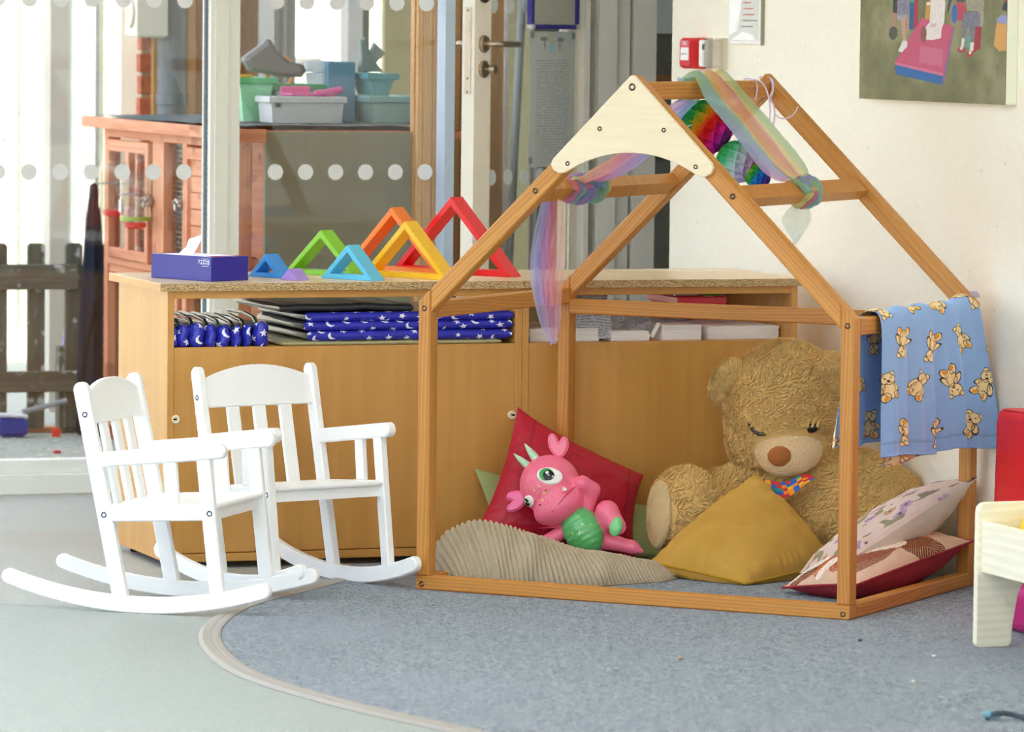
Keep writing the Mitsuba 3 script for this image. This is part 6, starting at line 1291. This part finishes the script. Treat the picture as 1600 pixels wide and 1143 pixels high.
# notice in a clear poster pocket
no = thing('notice', 'white notice in a clear frame beside the fire alarm', 'notice')
put('frame', box(1.938, WX-0.0005, 0.652, 0.886, 1.377, 1.80, 0.001), 'matt', no, L('#f3f1ea'))
put('edge_strip', box(1.940, WX-0.0005, 0.648, 0.652, 1.374, 1.80, 0.001), 'paint', no, L('#8f8a78'))
put('sheet', box(1.9365, 1.9379, 0.66, 0.88, 1.385, 1.79, 0), 'matt', no, L('#dddbd4'))
P = [(0.88, 1.79), (0.80, 1.79), (0.78, 1.52), (0.815, 1.415), (0.88, 1.40)]
m = prism([(a, b) for a, b in P], 0, 0.0005, 0); put('torn_shape', (np.column_stack([1.9360-m[0][:, 2], m[0][:, 0], m[0][:, 1]]), m[1]), 'matt', no, L('#fafaf6'))
m = prism([(0.86, 1.388), (0.78, 1.412), (0.70, 1.402), (0.68, 1.388)], 0, 0.0005, 0); put('torn_shape', (np.column_stack([1.9360-m[0][:, 2], m[0][:, 0], m[0][:, 1]]), m[1]), 'matt', no, L('#fafaf6'))
for i, (a, b, c_) in enumerate(((0.79, 0.70, '#9a9890'), (0.78, 0.67, '#9a9890'), (0.775, 0.69, '#c98a80'), (0.77, 0.70, '#c98a80'), (0.775, 0.72, '#c98a80'), (0.80, 0.71, '#8f8d86'))): put('text_line', box(1.9355, 1.9362, b, a, 1.425+0.017*i, 1.429+0.017*i, 0), 'matt', no, L(c_))
# whiteboard and paper on the open door leaf
wb = thing('whiteboard', 'small blue framed whiteboard hung at the top of the open glass door', 'whiteboard')
a0, a1, z0 = 0.055, 0.325, 1.412
put('panel', leaf(box(a0+0.012, a1-0.012, 0.004, 0.012, z0+0.012, 1.80, 0.001)), 'paint', wb, L('#b5b5aa'))
put('frame', leaf(join(box(a0, a0+0.014, 0.002, 0.02, z0+0.012, 1.8, 0.003), box(a1-0.014, a1, 0.002, 0.02, z0+0.012, 1.8, 0.003), box(a0+0.012, a1-0.012, 0.002, 0.02, z0, z0+0.014, 0.003))), 'paint', wb, L('#2f2a8a'))
for a in (a0-0.001, a1-0.016): put('corner', leaf(box(a, a+0.017, 0.001, 0.022, z0-0.001, z0+0.016, 0.004)), 'paint', wb, L('#c9c9c4'))
n = 30; s, t_ = np.meshgrid(np.linspace(0, 1, n), np.linspace(0, 1, n*2), indexing='ij')
px_ = 0.055+0.262*s-0.014*(1-t_)*s*0; pz_ = 1.405-0.415*(1-t_); py_ = 0.004+0.006*np.sin(t_*PI)*(s**2)
def wpaper(p, n, uv):
    ln = smoothstep(0.30, 0.2, dr.abs(uv.y*120-dr.round(uv.y*120)))*smoothstep(0.25, 0.45, noise(uv.x*150, dr.round(uv.y*120)*3.3))*smoothstep(0.03, 0.05, uv.x)*smoothstep(0.235, 0.225, uv.x)*dr.select(uv.y < 0.33, 1.0, 0.0)
    k = mix(lin('#c3cbcb'), lin('#a3acaf'), ln*0.75)
    def o(cx, cy, rx, ry): return dr.square((uv.x-cx)/rx)+dr.square((uv.y-cy)/ry) < 1
    k = dr.select(o(0.13, 0.375, 0.022, 0.026), c3(lin('#a9cdd8')), k); k = dr.select(o(0.125, 0.39, 0.012, 0.018), c3(lin('#c9c0a0')), k)
    k = dr.select((o(0.085, 0.392, 0.022, 0.007) | o(0.18, 0.39, 0.022, 0.008) | o(0.09, 0.375, 0.004, 0.018) | o(0.175, 0.372, 0.004, 0.018)), c3(lin('#8b9290')), k)
    return k
scene['letter_paper'] = two({'type': 'principled', 'base_color': proc(wpaper), 'roughness': 0.8})
lp_ = thing('letter', 'long printed letter with a small emblem taped to the glass door', 'paper')
put('sheet', leaf((np.stack([px_, py_, pz_], -1).reshape(-1, 3), grid(n, n*2), np.stack([(1-s)*0.262, t_*0.415], -1).reshape(-1, 2))), 'letter_paper', lp_, smooth=True)
for a, z in ((0.065, 1.392), (0.300, 1.395), (0.305, 1.012)): put('tape', leaf(box(a, a+0.007, 0.004, 0.012, z-0.01, z+0.01, 0)), 'paint', lp_, L('#6f7677'))
# red soft backed thing by the wall
def softbox(x0, x1, y0, y1, z0, z1, r, n=5):
    m = manifold3d.Manifold.hull(manifold3d.Manifold.compose([manifold3d.Manifold.sphere(r, 20).translate((x, y, z)) for x in (x0+r, x1-r) for y in (y0+r, y1-r) for z in (z0+r, z1-r)]))
    m = m.refine_to_length(0.02); q = m.to_mesh(); return np.array(q.vert_properties[:, :3], float), np.array(q.tri_verts)
rb = thing('cushion', 'tall red vinyl cushion standing against the cream wall behind the pale bench', 'cushion')
V, F = softbox(1.805, 1.938, -1.80, -1.215, 0.008, 0.492, 0.022); nrm_ = trimesh.Trimesh(V, F, process=False).vertex_normals
V = V+nrm_*bump3(V, 0.006, 9, 4)[:, None]; put('cover', (V, F), 'vinyl_red', rb, L('#dc1f2a'), smooth=True)
put('seam_piping', tube([(1.808, -1.225, 0.05), (1.807, -1.222, 0.25), (1.810, -1.226, 0.46), (1.816, -1.25, 0.488), (1.82, -1.5, 0.493), (1.82, -1.78, 0.488)], 0.004, 8), 'vinyl_red', rb, L('#c41a24'), smooth=True)
scene['vinyl_red'] = vmat(0.38, 0.5)
# pale wooden bench with shaped end panels
ash = lin('#efe9cf')
def ashf(p, n, uv):
    w_ = noise(uv.x*2.5, uv.y*7)*0.05; r = dr.abs(dr.sin((uv.y+w_)*150+4*noise(uv.x*3, uv.y*16)))
    return mix(lin('#f3eeda'), lin('#e2dabc'), r*0.45+noise(uv.x*12, uv.y*380)*0.35)
scene['pale_ash'] = two({'type': 'principled', 'base_color': proc(ashf), 'roughness': 0.45})
tbn = thing('bench', 'pale wooden storage bench with rounded end panels at the right edge', 'bench')
bo = np.array([1.398, -1.985, 0.0065]); ba = 0.0      # end panel runs to the right in the photo
BR_ = frame((math.cos(ba), math.sin(ba), 0), (0, 0, 1), (math.sin(ba), -math.cos(ba), 0))   # polygon (along panel, up) -> towards the room
def arcpts(cx, cy, r, a0, a1, n=8): return [(cx+r*math.cos(a), cy+r*math.sin(a)) for a in np.linspace(a0, a1, n)]
P = arcpts(0.014, 0.014, 0.014, PI, 1.5*PI)+arcpts(0.078, 0.014, 0.014, 1.5*PI, 2*PI)+[(0.094, 0.05), (0.106, 0.12), (0.128, 0.165), (0.17, 0.19), (0.22, 0.195), (0.42, 0.195)]
P += [(0.44, 0.15), (0.455, 0.05), (0.46, 0.0), (0.54, 0.0), (0.55, 0.02), (0.55, 0.3)]+arcpts(0.53, 0.316, 0.02, 0, PI/2)+arcpts(0.022, 0.314, 0.022, PI/2, PI)
put('end_panel', move(prism(P, -0.018, 0.0, 0.0025, (1, 0.05)), bo, BR_), 'pale_ash', tbn)
back_ = np.array([math.cos(ba+PI/2), math.sin(ba+PI/2), 0])*0.0
bx2 = frame((math.cos(ba), math.sin(ba), 0), (-math.sin(ba), math.cos(ba), 0), (0, 0, 1))
put('front_board', move(box(0.012, 0.030, -0.9, -0.0005, 0.175, 0.292, 0.002, 'y'), bo, bx2), 'pale_ash', tbn)
put('back_board', move(box(0.52, 0.538, -0.9, -0.0005, 0.175, 0.30, 0.002, 'y'), bo, bx2), 'pale_ash', tbn)
put('floor_board', move(box(0.030, 0.52, -0.9, -0.0005, 0.18, 0.196, 0.002, 'y'), bo, bx2), 'pale_ash', tbn)
put('end_panel', move(move(prism(P, -0.018, 0.0, 0.0025, (0.02, 1)), (0, 0, 0), None), bo-0.918*np.array([-math.sin(ba), math.cos(ba), 0]), BR_), 'pale_ash', tbn)
single('toy_ball', move((lambda q: (q.vertices*0.072, q.faces))(trimesh.creation.icosphere(4)), bo+np.array([0.15, -0.075, 0.27])), 'paint', 'yellow ball lying in the pale bench box', 'ball', color=L('#e8c21f'), smooth=True)
m = softbox(1.60, 1.86, -1.93, -1.66, 0.0075, 0.12, 0.03); single('cushion', m, 'vinyl_red', 'magenta floor cushion under the bench', 'cushion', color=L('#b51f6e'), smooth=True)
# bits on the floor
sp_ = thing('hair_clip', 'small teal and grey toy scrap on the carpet at the bottom right corner', 'scrap')
put('loop', tube(smooth_line([(0.935, -3.02, 0.012), (0.955, -3.035, 0.022), (0.985, -3.03, 0.018), (1.01, -3.07, 0.012), (1.02, -3.12, 0.010)], 24), 0.006, 8), 'cloth', sp_, L('#4a5560'), smooth=True)
put('tip', soft((0.945, -3.025, 0.018), (0.02, 0.012, 0.009), (GR, GF, GU), 3), 'cloth', sp_, L('#6f9aa8'), smooth=True)
rc = np.random.RandomState(3)
for (x, y, c_, nm, lb) in ((0.663, -1.996, '#a5824f', 'crumb', 'tan crumb on the carpet in front of the play house'), (1.02, -2.47, '#d9d2c4', 'crumb', 'white crumb on the carpet near the bottom right'), (1.19, -1.80, '#5b5f66', 'crumb', 'dark lint on the carpet right of the play house'), (1.24, -2.1, '#dfe0dd', 'crumb', 'pale crumb on the carpet left of the bench leg')):
    single(nm, soft((x, y, 0.009), (0.005, 0.004, 0.003), (GR, GF, GU), 2), 'matt', lb, 'crumb', color=L(c_), smooth=True)
